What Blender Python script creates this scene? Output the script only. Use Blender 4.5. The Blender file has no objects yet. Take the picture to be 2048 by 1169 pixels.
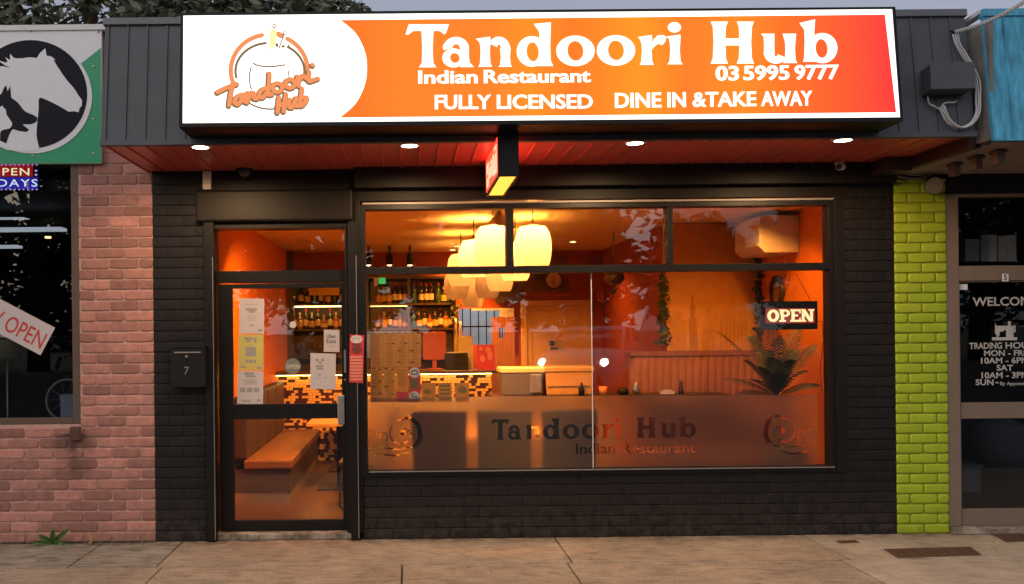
import bpy, bmesh, math, random
from mathutils import Vector, Matrix
from mathutils.geometry import delaunay_2d_cdt
R = math.radians
random.seed(7)
sc = bpy.context.scene
COL = sc.collection

# ------------------------------------------------------------------ camera
F, CX, CY, D, ZC, ROLL = 1794.0, 815.0, 665.0, 7.8, 1.798, R(0.6)
cd = bpy.data.cameras.new('camera')
cam = bpy.data.objects.new('camera', cd); COL.objects.link(cam)
cd.sensor_width = 36.0; cd.lens = F/2048*36
cd.shift_x = (1024-CX)/2048; cd.shift_y = (CY-584.5)/2048
cd.clip_start = 0.05; cd.clip_end = 3000
cam.matrix_world = Matrix.Translation((0, -D, ZC)) @ Matrix.Rotation(R(90), 4, 'X') @ Matrix.Rotation(-ROLL, 4, 'Z')
sc.camera = cam

# ------------------------------------------------------------------ world, sun, exposure
SUN_EL, SUN_AZ = R(14), R(214)          # azimuth measured clockwise from +Y: behind the camera, well to the left
w = bpy.data.worlds.new('World'); sc.world = w; w.use_nodes = True
nt = w.node_tree; bg = nt.nodes['Background']
sky = nt.nodes.new('ShaderNodeTexSky'); sky.sky_type = 'NISHITA'; sky.sun_disc = False
sky.sun_elevation = SUN_EL; sky.sun_rotation = SUN_AZ
sky.air_density = 1.0; sky.dust_density = 3.5; sky.ozone_density = 1.5
ov = nt.nodes.new('ShaderNodeMix'); ov.data_type = 'RGBA'; ov.inputs[0].default_value = .75      # thin even overcast over the clear sky
nt.links.new(sky.outputs[0], ov.inputs[6]); ov.inputs[7].default_value = (2.3, 2.27, 2.64, 1)
nt.links.new(ov.outputs[2], bg.inputs[0]); bg.inputs[1].default_value = 0.15
sd = bpy.data.lights.new('sun', 'SUN'); sun = bpy.data.objects.new('sun', sd); COL.objects.link(sun)
sd.energy = 1.35; sd.angle = R(100); sd.color = (1.0, 0.96, 0.95)
sdir = Vector((math.sin(SUN_AZ)*math.cos(SUN_EL), math.cos(SUN_AZ)*math.cos(SUN_EL), math.sin(SUN_EL)))
sun.rotation_euler = sdir.to_track_quat('Z', 'Y').to_euler(); sun.location = (-8, -20, 20)
vs = sc.view_settings; vs.view_transform = 'Standard'; vs.look = 'None'; vs.exposure = 0.15; vs.gamma = 1.0
sc.render.engine = 'CYCLES'
cy = sc.cycles; cy.use_denoising = True; cy.max_bounces = 8; cy.diffuse_bounces = 4; cy.glossy_bounces = 3
cy.transparent_max_bounces = 16; cy.transmission_bounces = 6; cy.sample_clamp_indirect = 6.0; cy.caustics_reflective = False; cy.caustics_refractive = False

# ------------------------------------------------------------------ pixel -> world
CR, SR = math.cos(ROLL), math.sin(ROLL)
CAM = Vector((0, -D, ZC))
def P(px, py, y=0.0):
    u, v = px-CX, CY-py
    a, b = u*CR+v*SR, -u*SR+v*CR
    d = D+y
    return Vector((a*d/F, y, ZC+b*d/F))
def G(px, py, z=0.0):
    u, v = px-CX, CY-py
    a, b = u*CR+v*SR, -u*SR+v*CR
    d = (z-ZC)*F/b
    return Vector((a*d/F, d-D, z))

class Frame:
    def __init__(s, O, U, V):
        s.O, s.U, s.V = Vector(O), Vector(U).normalized(), Vector(V).normalized()
        s.N = s.U.cross(s.V).normalized()      # towards the camera side
    def loc(s, px, py):
        dr = P(px, py, 0)-CAM
        t = (s.O-CAM).dot(s.N)/dr.dot(s.N)
        q = CAM+dr*t-s.O
        return (q.dot(s.U), q.dot(s.V))
    def w(s, a, b, h=0.0):
        return s.O+s.U*a+s.V*b+s.N*h
def wall(y): return Frame((0, y, 0), (1, 0, 0), (0, 0, 1))

# ------------------------------------------------------------------ mesh builder
ORG = {}
class MB:
    def __init__(s): s.v, s.f, s.m, s.sm = [], [], [], []
    def add(s, vs, fs, mi=0, smooth=False):
        o = len(s.v); s.v += [Vector(q) for q in vs]
        for f in fs: s.f.append([o+i for i in f]); s.m.append(mi); s.sm.append(smooth)
        return s
    def box(s, x0, x1, y0, y1, z0, z1, mi=0):
        if x0 > x1: x0, x1 = x1, x0
        if y0 > y1: y0, y1 = y1, y0
        if z0 > z1: z0, z1 = z1, z0
        vs = [(x0,y0,z0),(x1,y0,z0),(x1,y1,z0),(x0,y1,z0),(x0,y0,z1),(x1,y0,z1),(x1,y1,z1),(x0,y1,z1)]
        return s.add(vs, [(0,3,2,1),(4,5,6,7),(0,1,5,4),(1,2,6,5),(2,3,7,6),(3,0,4,7)], mi)
    def hexa(s, vs, mi=0):                     # 8 free corners, same order as box
        return s.add(vs, [(0,3,2,1),(4,5,6,7),(0,1,5,4),(1,2,6,5),(2,3,7,6),(3,0,4,7)], mi)
    def pbox(s, px0, py0, px1, py1, y0, y1, mi=0):
        a, b = P(px0, py1, y0), P(px1, py0, y0)
        a2, b2 = P(px0, py0, y0), P(px1, py1, y0)
        return s.box((a.x+a2.x)/2, (b.x+b2.x)/2, y0, y1, (a.z+b2.z)/2, (b.z+a2.z)/2, mi)
    def bar(s, a, b, w, h, mi=0):
        a, b = Vector(a), Vector(b); t = (b-a).normalized()
        up = Vector((0,0,1)) if abs(t.z) < .9 else Vector((0,1,0))
        sx = t.cross(up).normalized()*w/2; sz = t.cross(sx).normalized()*h/2
        vs = [a-sx-sz, a+sx-sz, a+sx+sz, a-sx+sz, b-sx-sz, b+sx-sz, b+sx+sz, b-sx+sz]
        return s.add(vs, [(0,3,2,1),(4,5,6,7),(0,1,5,4),(1,2,6,5),(2,3,7,6),(3,0,4,7)], mi)
    def tube(s, pts, r, n=8, mi=0, cap=True):
        pts = [Vector(p) for p in pts]; rs = r if isinstance(r, (list, tuple)) else [r]*len(pts)
        vs, fs = [], []; ref = None
        for i, p in enumerate(pts):
            t = (pts[min(i+1, len(pts)-1)]-pts[max(i-1, 0)]).normalized()
            if ref is None:
                ref = Vector((0,0,1)) if abs(t.z) < .9 else Vector((1,0,0))
            a = (ref-t*ref.dot(t)).normalized(); ref = a; b = t.cross(a)
            for k in range(n):
                g = 2*math.pi*k/n
                vs.append(p+(a*math.cos(g)+b*math.sin(g))*rs[i])
        for i in range(len(pts)-1):
            for k in range(n):
                fs.append((i*n+k, i*n+(k+1)%n, (i+1)*n+(k+1)%n, (i+1)*n+k))
        s.add(vs, fs, mi, True)
        if cap:
            o = len(s.v)-len(vs)
            s.f += [[o+k for k in reversed(range(n))], [o+(len(pts)-1)*n+k for k in range(n)]]
            s.m += [mi, mi]; s.sm += [False, False]
        return s
    def lathe(s, prof, c=(0,0,0), n=20, axis='Z', mi=0, smooth=True):
        vs, fs = [], []; c = Vector(c)
        for (r, h) in prof:
            for k in range(n):
                g = 2*math.pi*k/n; x, y = r*math.cos(g), r*math.sin(g)
                vs.append(c+(Vector((x,y,h)) if axis == 'Z' else Vector((x,h,-y)) if axis == 'Y' else Vector((h,x,y))))
        for i in range(len(prof)-1):
            for k in range(n):
                fs.append((i*n+k, i*n+(k+1)%n, (i+1)*n+(k+1)%n, (i+1)*n+k))
        return s.add(vs, fs, mi, smooth)
    def build(s, name, mats, parent=None, org=None, bevel=0, fixn=True):
        o0 = Vector(org) if org is not None else (ORG[parent] if parent is not None else Vector((0,0,0)))
        me = bpy.data.meshes.new(name)
        me.from_pydata([tuple(v-o0) for v in s.v], [], s.f)
        for m in (mats if isinstance(mats, (list, tuple)) else [mats]): me.materials.append(m)
        me.polygons.foreach_set('material_index', s.m); me.polygons.foreach_set('use_smooth', s.sm)
        me.update()
        if fixn:
            bm = bmesh.new(); bm.from_mesh(me); bmesh.ops.recalc_face_normals(bm, faces=bm.faces); bm.to_mesh(me); bm.free()
        ob = bpy.data.objects.new(name, me); COL.objects.link(ob)
        if parent is not None: ob.parent = parent
        else: ob.location = o0
        ORG[ob] = o0
        if bevel:
            md = ob.modifiers.new('Bevel', 'BEVEL'); md.width = bevel; md.segments = 2; md.limit_method = 'ANGLE'; md.angle_limit = R(40)
        return ob

def tag(o, label=None, cat=None, group=None, kind=None):
    if label: o['label'] = label
    if cat: o['category'] = cat
    if group: o['group'] = group
    if kind: o['kind'] = kind
    return o
def thing(name, label, cat, loc, group=None):
    o = bpy.data.objects.new(name, None); COL.objects.link(o); o.location = loc; o.empty_display_size = .1
    ORG[o] = Vector(loc); return tag(o, label, cat, group)
def single(mb, name, mat, label, cat, group=None, bevel=0, org=None):
    if org is None:
        n = len(mb.v); org = sum(mb.v, Vector())/n; org.z = min(v.z for v in mb.v)
    return tag(mb.build(name, mat, None, org, bevel), label, cat, group)
def copy_tree(o, loc=None, label=None, parent=None):
    c = o.copy(); COL.objects.link(c)
    if parent is not None: c.parent = parent
    if loc is not None: c.location = loc
    if label: c['label'] = label
    for ch in o.children: copy_tree(ch, None, None, c)
    return c

# ------------------------------------------------------------------ 2-D shapes (union and difference by triangulation)
def ccw(p):
    a = sum(p[i][0]*p[(i+1) % len(p)][1]-p[(i+1) % len(p)][0]*p[i][1] for i in range(len(p)))
    return p if a > 0 else p[::-1]
def csg(ops, eps=1e-6):
    vs, fs, sg = [], [], []
    for p, s in ops:
        p = ccw(list(p)); o = len(vs); vs += [Vector(q) for q in p]; fs.append(list(range(o, o+len(p)))); sg.append(s)
    ov, oe, of, _, _, orf = delaunay_2d_cdt(vs, [], fs, 1, eps)
    keep = [f for f, ids in zip(of, orf) if ids and sg[max(ids)] > 0]
    return [tuple(v) for v in ov], keep
def ell(cx, cy, rx, ry, rot=0, n=28):
    c, s = math.cos(rot), math.sin(rot)
    return [(cx+rx*math.cos(t)*c-ry*math.sin(t)*s, cy+rx*math.cos(t)*s+ry*math.sin(t)*c) for t in [2*math.pi*k/n for k in range(n)]]
def rect(x0, y0, x1, y1): return [(x0,y0),(x1,y0),(x1,y1),(x0,y1)]
def spline(pts, n=6, closed=False):
    out = []; m = len(pts)
    for i in range(m if closed else m-1):
        g = (lambda k: pts[k % m]) if closed else (lambda k: pts[max(0, min(m-1, k))])
        p0, p1, p2, p3 = g(i-1), g(i), g(i+1), g(i+2)
        for k in range(n):
            t = k/n
            out.append(tuple(.5*(2*p1[j]+(p2[j]-p0[j])*t+(2*p0[j]-5*p1[j]+4*p2[j]-p3[j])*t*t+(3*p1[j]-p0[j]-3*p2[j]+p3[j])*t**3) for j in (0,1)))
    if not closed: out.append(tuple(pts[-1]))
    return out
def stroke(pts, w, smooth=4, s=1):
    p = spline(pts, smooth) if smooth > 1 and len(pts) > 2 else list(pts)
    n = len(p); ops = []
    wf = (lambda i: w) if not isinstance(w, (list, tuple)) else (lambda i: w[min(len(w)-1, int(i/(n-1)*(len(w)-1)))]+(w[min(len(w)-1, int(i/(n-1)*(len(w)-1))+1)]-w[min(len(w)-1, int(i/(n-1)*(len(w)-1)))])*((i/(n-1)*(len(w)-1)) % 1))
    for i in range(n):
        ops.append((ell(p[i][0], p[i][1], wf(i)/2, wf(i)/2, 0.1*i, 10), s))
        if i < n-1:
            dx, dy = p[i+1][0]-p[i][0], p[i+1][1]-p[i][1]; l = math.hypot(dx, dy)
            if l < 1e-9: continue
            nx, ny = -dy/l/2, dx/l/2
            ops.append(([(p[i][0]+nx*wf(i), p[i][1]+ny*wf(i)), (p[i][0]-nx*wf(i), p[i][1]-ny*wf(i)),
                         (p[i+1][0]-nx*wf(i+1), p[i+1][1]-ny*wf(i+1)), (p[i+1][0]+nx*wf(i+1), p[i+1][1]+ny*wf(i+1))], s))
    return ops
def px_ops(fr, ops): return [([fr.loc(*q) for q in p], s) for p, s in ops]
def sheet(fr, ops, h, th=0.0, mb=None, mi=0):           # ops already in frame coordinates
    mb = mb or MB(); vs, fs = csg(ops)
    mb.add([fr.w(a, b, h) for a, b in vs], fs, mi)
    if th:
        edges = {}
        for f in fs:
            for i in range(3):
                e = (f[i], f[(i+1) % 3]); k = tuple(sorted(e)); edges.setdefault(k, []).append(e)
        n = len(vs); o = len(mb.v)-n
        mb.v += [fr.w(a, b, h-th) for a, b in vs]
        for k, e in edges.items():
            if len(e) == 1: mb.f.append([o+e[0][0], o+n+e[0][0], o+n+e[0][1], o+e[0][1]]); mb.m.append(mi); mb.sm.append(False)
    return mb
def loops_of(fs):
    """outline loops of a triangulated flat shape: (indices, sign)"""
    cnt = {}
    for f in fs:
        for i in range(len(f)): cnt[(f[i], f[(i+1) % len(f)])] = 1
    nxt = {a: b for (a, b) in cnt if (b, a) not in cnt}; out = []
    while nxt:
        a = next(iter(nxt)); lp = []
        while a in nxt: lp.append(a); a = nxt.pop(a)
        out.append(lp)
    return out
def text_polys(body, bold=0.0, space=1.0):
    cu = bpy.data.curves.new('text', 'FONT'); cu.body = body; cu.size = 1; cu.offset = bold; cu.resolution_u = 3; cu.space_character = space
    ob = bpy.data.objects.new('text', cu); COL.objects.link(ob)
    bpy.context.view_layer.update()
    dg = bpy.context.evaluated_depsgraph_get()
    me = bpy.data.meshes.new_from_object(ob.evaluated_get(dg))
    vs = [(v.co.x, v.co.y) for v in me.vertices]; fs = [list(p.vertices) for p in me.polygons]
    bpy.data.objects.remove(ob); bpy.data.curves.remove(cu); bpy.data.meshes.remove(me)
    x0 = min(v[0] for v in vs); x1 = max(v[0] for v in vs); y0 = min(v[1] for v in vs); y1 = max(v[1] for v in vs)
    return [((v[0]-x0)/(x1-x0), (v[1]-y0)/(y1-y0)) for v in vs], fs
def text_on(fr, body, bl, br, height, h, bold=0.0, mb=None, mi=0, space=1.0):
    """text in a frame: bl and br are the pixel ends of its bottom line, height its pixel height"""
    vs, fs = text_polys(body, bold, space)
    A, B = Vector(fr.loc(*bl)), Vector(fr.loc(*br))
    dx, dy = br[0]-bl[0], br[1]-bl[1]; l = math.hypot(dx, dy)
    C = Vector(fr.loc(bl[0]+dy/l*height, bl[1]-dx/l*height)); U, V = B-A, C-A
    mb = mb or MB()
    mb.add([fr.w(*(A+U*a+V*b), h) for a, b in vs], fs, mi)
    return mb

# serif letters: unit height = capital height, x range 0..1 stretched to the box they are set in
def flare(x0, x1, y0, y1, k=.10, top=True):
    w = x1-x0; e = w*k*2
    L = [(x0-e, y0), (x0-e*.1, y0+(y1-y0)*.12), (x0+e*.25, (y0+y1)/2), (x0-e*.1, y1-(y1-y0)*.12 if top else y1)]
    if top: L.append((x0-e, y1))
    return [(x0+x1-a, b) for a, b in L]+L[::-1]
def arc_band(cx, cy, ro, rI, a0, a1, n=16):
    o = [(cx+ro[0]*math.cos(R(a0+(a1-a0)*k/n)), cy+ro[1]*math.sin(R(a0+(a1-a0)*k/n))) for k in range(n+1)]
    i = [(cx+rI[0]*math.cos(R(a0+(a1-a0)*k/n)), cy+rI[1]*math.sin(R(a0+(a1-a0)*k/n))) for k in range(n+1)]
    return o+i[::-1]
GL = {
 'T': [([(.075,1.0),(1.0,1.0),(.93,.80),(.885,.765),(.80,.84),(.66,.85),(.64,.80),(.625,.4),(.64,.1),(.71,0),(.31,0),(.375,.1),(.385,.4),(.37,.8),(.35,.85),(.17,.84),(.06,.755),(0,.765)], 1)],
 'o': [(ell(.5,.35,.5,.365), 1), (ell(.5,.35,.205,.235,R(12)), -1)],
 'd': [(ell(.42,.345,.42,.36), 1), (flare(.62,.93,0,.95,.07,False), 1), ([(.47,.99),(.94,1.03),(.93,.80),(.62,.80)], 1), (ell(.44,.335,.165,.225,R(8)), -1), ([(.63,.0),(.93,.0),(1.0,.0),(.93,.14),(.63,.14)], 1)],
 'b': [(ell(.58,.345,.42,.36), 1), (flare(.08,.36,0.02,.95,.06,False), 1), ([(-.06,.94),(.38,1.03),(.36,.78),(.08,.78)], 1), (ell(.56,.335,.165,.225,R(8)), -1), ([(.07,.02),(.36,.02),(.36,.15),(.09,.15)], 1)],
 'n': [(flare(.10,.38,0,.66,.09,False), 1), ([(-.02,.66),(.38,.71),(.38,.5),(.10,.5),(.08,.58)], 1), (arc_band(.62,.40,(.32,.31),(.06,.13),0,150), 1), (flare(.66,.94,0,.44,.09,False), 1)],
 'u': [([(0,.70),(.36,.70),(.36,.5),(.08,.5),(.07,.63)], 1), (flare(.08,.36,.22,.62,.02,False), 1), (arc_band(.40,.26,(.325,.275),(.06,.10),180,330), 1), ([(.58,.70),(.94,.70),(.92,.5),(.64,.5)], 1), (flare(.64,.92,0,.62,.09,False), 1)],
 'r': [(flare(.13,.50,0,.66,.09,False), 1), ([(0,.66),(.50,.71),(.50,.5),(.12,.5),(.10,.58)], 1), ([(.47,.44),(.55,.60),(.70,.70),(.90,.71),(1.0,.66),(.97,.56),(.86,.47),(.70,.50),(.56,.42),(.47,.34)], 1)],
 'i': [(flare(.18,.82,0,.66,.11,False), 1), ([(-.02,.66),(.82,.71),(.82,.5),(.18,.5),(.14,.6)], 1), (ell(.46,.88,.40,.125), 1)],
 'H': [(flare(.06,.35,0,1,.09), 1), (flare(.65,.94,0,1,.09), 1), (rect(.3,.43,.7,.60), 1)],
 'a': [(ell(.36,.215,.35,.225), 1), (ell(.40,.215,.15,.115,R(-8)), -1), (arc_band(.44,.44,(.40,.27),(.12,.10),-5,168), 1), ([(.05,.40),(.33,.46),(.35,.55),(.07,.56),(.02,.48)], 1), ([(.56,.0),(1.0,.0),(.87,.10),(.84,.24),(.84,.46),(.56,.46)], 1)],
}
def serif(fr, letters, h, mb=None):
    """letters: (glyph, px left, px right, py baseline, px capital height)"""
    mb = mb or MB()
    for g, x0, x1, yb, ch in letters:
        sheet(fr, serif_ops(fr, g, x0, x1, yb, ch), h, 0, mb)
    return mb
def serif_ops(fr, g, x0, x1, yb, ch):
    return [([fr.loc(x0+(x1-x0)*a, yb-ch*b) for a, b in p], s) for p, s in GL[g]]
NAME_BIG = [('T',811,898,136,86),('a',884,948,135.5,85),('n',953,1025,135,85),('d',1033,1106,133.5,85),('o',1112,1189,132.5,84),('o',1193,1270,131.5,84),
            ('r',1275,1332,131,84),('i',1333,1366,130,84),('H',1420,1508,128.5,84),('u',1521,1596,127.5,84),('b',1602,1674,126.5,84)]
NAME_FILM = [('T',982,1019,880,41),('a',1016,1044,879.5,41),('n',1051,1081,879,41),('d',1086,1120,878.5,41),('o',1125,1159,878,41),('o',1163,1198,877.5,41),
             ('r',1203,1227,877,41),('i',1231,1243,876.5,41),('H',1273,1312,876,41),('u',1321,1353,875.5,41),('b',1358,1392,875,41)]

# ------------------------------------------------------------------ materials
def nodes(name):
    m = bpy.data.materials.new(name); m.use_nodes = True; t = m.node_tree
    return m, t, t.nodes['Principled BSDF'], t.nodes.new, t.links.new
def c4(c): return (c[0], c[1], c[2], 1)
def mat(name, col, rough=.6, metal=0, var=.12, vs=5.0, bump=.0, bs=60.0, spec=.5, emit=None, es=1.0, island=0.0, stretch=None, dirt=0.0):
    m, t, b, N, L = nodes(name)
    tc = N('ShaderNodeTexCoord'); src = tc.outputs['Object']
    if stretch:
        mp = N('ShaderNodeMapping'); mp.inputs['Scale'].default_value = stretch; L(src, mp.inputs[0]); src = mp.outputs[0]
    n1 = N('ShaderNodeTexNoise'); n1.inputs['Scale'].default_value = vs; n1.inputs['Detail'].default_value = 6; n1.inputs['Roughness'].default_value = .65; L(src, n1.inputs['Vector'])
    rp = N('ShaderNodeMapRange'); rp.inputs[1].default_value = .3; rp.inputs[2].default_value = .7; rp.inputs[3].default_value = 1-var; rp.inputs[4].default_value = 1+var
    L(n1.outputs[0], rp.inputs[0]); val = rp.outputs[0]
    if island:
        gi = N('ShaderNodeNewGeometry'); r2 = N('ShaderNodeMapRange'); r2.inputs[3].default_value = 1-island; r2.inputs[4].default_value = 1+island
        L(gi.outputs['Random Per Island'], r2.inputs[0])
        mu = N('ShaderNodeMath'); mu.operation = 'MULTIPLY'; L(val, mu.inputs[0]); L(r2.outputs[0], mu.inputs[1]); val = mu.outputs[0]
    vm = N('ShaderNodeVectorMath'); vm.operation = 'SCALE'; vm.inputs[0].default_value = col; L(val, vm.inputs['Scale'])
    out = vm.outputs[0]
    if dirt:
        n3 = N('ShaderNodeTexNoise'); n3.inputs['Scale'].default_value = 2.3; n3.inputs['Detail'].default_value = 9; n3.inputs['Roughness'].default_value = .75; L(src, n3.inputs['Vector'])
        r3 = N('ShaderNodeMapRange'); r3.inputs[1].default_value = .50; r3.inputs[2].default_value = .72; r3.inputs[3].default_value = 0; r3.inputs[4].default_value = dirt; L(n3.outputs[0], r3.inputs[0])
        mx = N('ShaderNodeMix'); mx.data_type = 'RGBA'; L(r3.outputs[0], mx.inputs[0]); L(out, mx.inputs[6]); mx.inputs[7].default_value = c4([x*.35 for x in col]); out = mx.outputs[2]
    L(out, b.inputs['Base Color'])
    b.inputs['Roughness'].default_value = rough; b.inputs['Metallic'].default_value = metal; b.inputs['Specular IOR Level'].default_value = spec
    if bump:
        n2 = N('ShaderNodeTexNoise'); n2.inputs['Scale'].default_value = bs; n2.inputs['Detail'].default_value = 5; L(src, n2.inputs['Vector'])
        bp = N('ShaderNodeBump'); bp.inputs['Strength'].default_value = bump; bp.inputs['Distance'].default_value = .01; L(n2.outputs[0], bp.inputs['Height']); L(bp.outputs[0], b.inputs['Normal'])
    if emit:
        b.inputs['Emission Color'].default_value = c4(emit); b.inputs['Emission Strength'].default_value = es
    return m
def emis(name, col, s):
    m, t, b, N, L = nodes(name)
    b.inputs['Base Color'].default_value = (.02,.02,.02,1); b.inputs['Emission Color'].default_value = c4(col); b.inputs['Emission Strength'].default_value = s
    return m
def glass(name, tint, refl):
    m, t, b, N, L = nodes(name); t.nodes.remove(b)
    tr = N('ShaderNodeBsdfTransparent'); tr.inputs[0].default_value = c4(tint); gl = N('ShaderNodeBsdfGlossy'); gl.inputs['Roughness'].default_value = .002
    lw = N('ShaderNodeLayerWeight'); lw.inputs[0].default_value = .5
    pw = N('ShaderNodeMath'); pw.operation = 'POWER'; pw.inputs[1].default_value = 5; L(lw.outputs['Facing'], pw.inputs[0])
    ma = N('ShaderNodeMath'); ma.operation = 'MULTIPLY_ADD'; ma.inputs[1].default_value = .9; ma.inputs[2].default_value = refl; L(pw.outputs[0], ma.inputs[0])
    mx = N('ShaderNodeMixShader'); L(ma.outputs[0], mx.inputs[0]); L(tr.outputs[0], mx.inputs[1]); L(gl.outputs[0], mx.inputs[2])
    L(mx.outputs[0], t.nodes['Material Output'].inputs[0]); return m
def translucent(name, col, fac_t, rough=.5, clear=0.0):
    """diffuse + translucent (+ blurred see-through)"""
    m, t, b, N, L = nodes(name); t.nodes.remove(b)
    df = N('ShaderNodeBsdfDiffuse'); df.inputs[0].default_value = c4(col); tl = N('ShaderNodeBsdfTranslucent'); tl.inputs[0].default_value = c4(col)
    mx = N('ShaderNodeMixShader'); mx.inputs[0].default_value = fac_t; L(df.outputs[0], mx.inputs[1]); L(tl.outputs[0], mx.inputs[2]); o = mx.outputs[0]
    if clear:
        rf = N('ShaderNodeBsdfRefraction'); rf.inputs['IOR'].default_value = 1.3; rf.inputs['Roughness'].default_value = rough; rf.inputs[0].default_value = (1,1,1,1)
        m2 = N('ShaderNodeMixShader'); m2.inputs[0].default_value = clear; L(o, m2.inputs[1]); L(rf.outputs[0], m2.inputs[2]); o = m2.outputs[0]
    L(o, t.nodes['Material Output'].inputs[0]); return m

M = {}
M['brick_red'] = mat('red tumbled brick', (.375,.175,.145), .85, var=.22, vs=14, bump=.5, bs=70, island=.34)
def stain(m, x0, z0, wd, ln, k):
    t = m.node_tree; b = t.nodes['Principled BSDF']; N, L = t.nodes.new, t.links.new
    old = b.inputs['Base Color'].links[0].from_socket
    g = N('ShaderNodeNewGeometry'); sp = N('ShaderNodeSeparateXYZ'); L(g.outputs['Position'], sp.inputs[0])
    n = N('ShaderNodeTexNoise'); n.inputs['Scale'].default_value = 9; n.inputs['Detail'].default_value = 6; L(g.outputs['Position'], n.inputs['Vector'])
    def mth(op, a, b2):
        x = N('ShaderNodeMath'); x.operation = op; x.use_clamp = op == 'SUBTRACT'
        for i_, q in enumerate((a, b2)):
            if isinstance(q, (int, float)): x.inputs[i_].default_value = q
            else: L(q, x.inputs[i_])
        return x.outputs[0]
    ax = mth('ABSOLUTE', mth('ADD', sp.outputs[0], -x0), 0); fx_ = mth('SUBTRACT', 1.0, mth('DIVIDE', ax, wd))
    dz_ = mth('ADD', mth('MULTIPLY', sp.outputs[2], -1.0), z0); up = mth('GREATER_THAN', dz_, 0.0); fz = mth('SUBTRACT', 1.0, mth('DIVIDE', dz_, ln))
    f_ = mth('MULTIPLY', mth('MULTIPLY', mth('MULTIPLY', fx_, fz), up), mth('MULTIPLY', n.outputs[0], k*1.8))
    mx = N('ShaderNodeMix'); mx.data_type = 'RGBA'; L(f_, mx.inputs[0]); L(old, mx.inputs[6]); mx.inputs[7].default_value = (.035,.02,.015,1); L(mx.outputs[2], b.inputs['Base Color'])
M['mortar_pink'] = mat('pinkish mortar', (.50,.32,.275), .95, var=.2, vs=20, bump=.4, bs=120)
def splash(m, h, col, k, chips=0):
    t = m.node_tree; b = t.nodes['Principled BSDF']; N, L = t.nodes.new, t.links.new
    old = b.inputs['Base Color'].links[0].from_socket; g = N('ShaderNodeNewGeometry'); sp = N('ShaderNodeSeparateXYZ'); L(g.outputs['Position'], sp.inputs[0])
    r = N('ShaderNodeMapRange'); r.inputs[1].default_value = h; r.inputs[2].default_value = 0; r.inputs[3].default_value = 0; r.inputs[4].default_value = k; L(sp.outputs[2], r.inputs[0])
    n = N('ShaderNodeTexNoise'); n.inputs['Scale'].default_value = 11; n.inputs['Detail'].default_value = 9; n.inputs['Roughness'].default_value = .75; L(g.outputs['Position'], n.inputs['Vector'])
    r2 = N('ShaderNodeMapRange'); r2.inputs[1].default_value = .4; r2.inputs[2].default_value = .65; L(n.outputs[0], r2.inputs[0])
    f = N('ShaderNodeMath'); f.operation = 'MULTIPLY'; L(r.outputs[0], f.inputs[0]); L(r2.outputs[0], f.inputs[1]); fac = f.outputs[0]
    if chips:
        v = N('ShaderNodeTexNoise'); v.inputs['Scale'].default_value = 26; v.inputs['Detail'].default_value = 4; L(g.outputs['Position'], v.inputs['Vector'])
        c = N('ShaderNodeMapRange'); c.inputs[1].default_value = .735; c.inputs[2].default_value = .75; c.inputs[3].default_value = 0; c.inputs[4].default_value = chips; L(v.outputs[0], c.inputs[0])
        a = N('ShaderNodeMath'); a.operation = 'MAXIMUM'; L(fac, a.inputs[0]); L(c.outputs[0], a.inputs[1]); fac = a.outputs[0]
    mx = N('ShaderNodeMix'); mx.data_type = 'RGBA'; L(fac, mx.inputs[0]); L(old, mx.inputs[6]); mx.inputs[7].default_value = c4(col); L(mx.outputs[2], b.inputs['Base Color'])
for k_ in ('brick_red','mortar_pink'): stain(M[k_], P(148,868).x, P(148,868).z, .22, .62, 1.0)
M['black_paint'] = mat('black painted brick', (.009,.0075,.008), .6, spec=.28, var=.2, vs=6, bump=.35, bs=55, island=.12)
M['black_joint'] = mat('black painted joint', (.005,.004,.005), .7, spec=.2, var=.1)
M['lime_paint'] = mat('lime painted brick', (.315,.43,.014), .5, var=.10, vs=7, bump=.3, bs=50, island=.05)
M['lime_joint'] = mat('lime painted joint', (.24,.27,.010), .6, var=.1)
splash(M['black_paint'], .45, (.085,.07,.055), .55, .5); splash(M['brick_red'], .22, (.20,.13,.05), .6); splash(M['mortar_pink'], .22, (.20,.13,.05), .6); splash(M['lime_paint'], .25, (.16,.17,.02), .5, 0)
M['black_metal'] = mat('black aluminium', (.006,.005,.005), .42, .0, var=.15, vs=3, spec=.3)
M['black_panel'] = mat('dark painted panel', (.008,.006,.006), .5, spec=.25, var=.18, vs=3, bump=.04, bs=20)
M['silver'] = mat('silver trim', (.30,.28,.27), .55, .6)
M['slate_clad'] = mat('slate metal cladding', (.072,.078,.092), .5, .0, var=.14, vs=4, dirt=.25, bump=.03, bs=30)
M['slate_cap'] = mat('slate capping', (.12,.125,.14), .4, var=.1)
M['soffit'] = mat('maroon soffit boards', (.58,.115,.095), .33, var=.15, vs=3, spec=.6)
M['concrete'] = mat('concrete paving', (.31,.265,.215), .9, var=.20, vs=9, bump=.35, bs=160, dirt=.38)
M['concrete_old'] = mat('old concrete strip', (.27,.24,.20), .92, var=.25, vs=7, bump=.55, bs=90, dirt=.6)
M['concrete_new'] = mat('newer concrete', (.37,.325,.27), .88, var=.12, vs=7, bump=.25, bs=170, dirt=.15)
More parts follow.
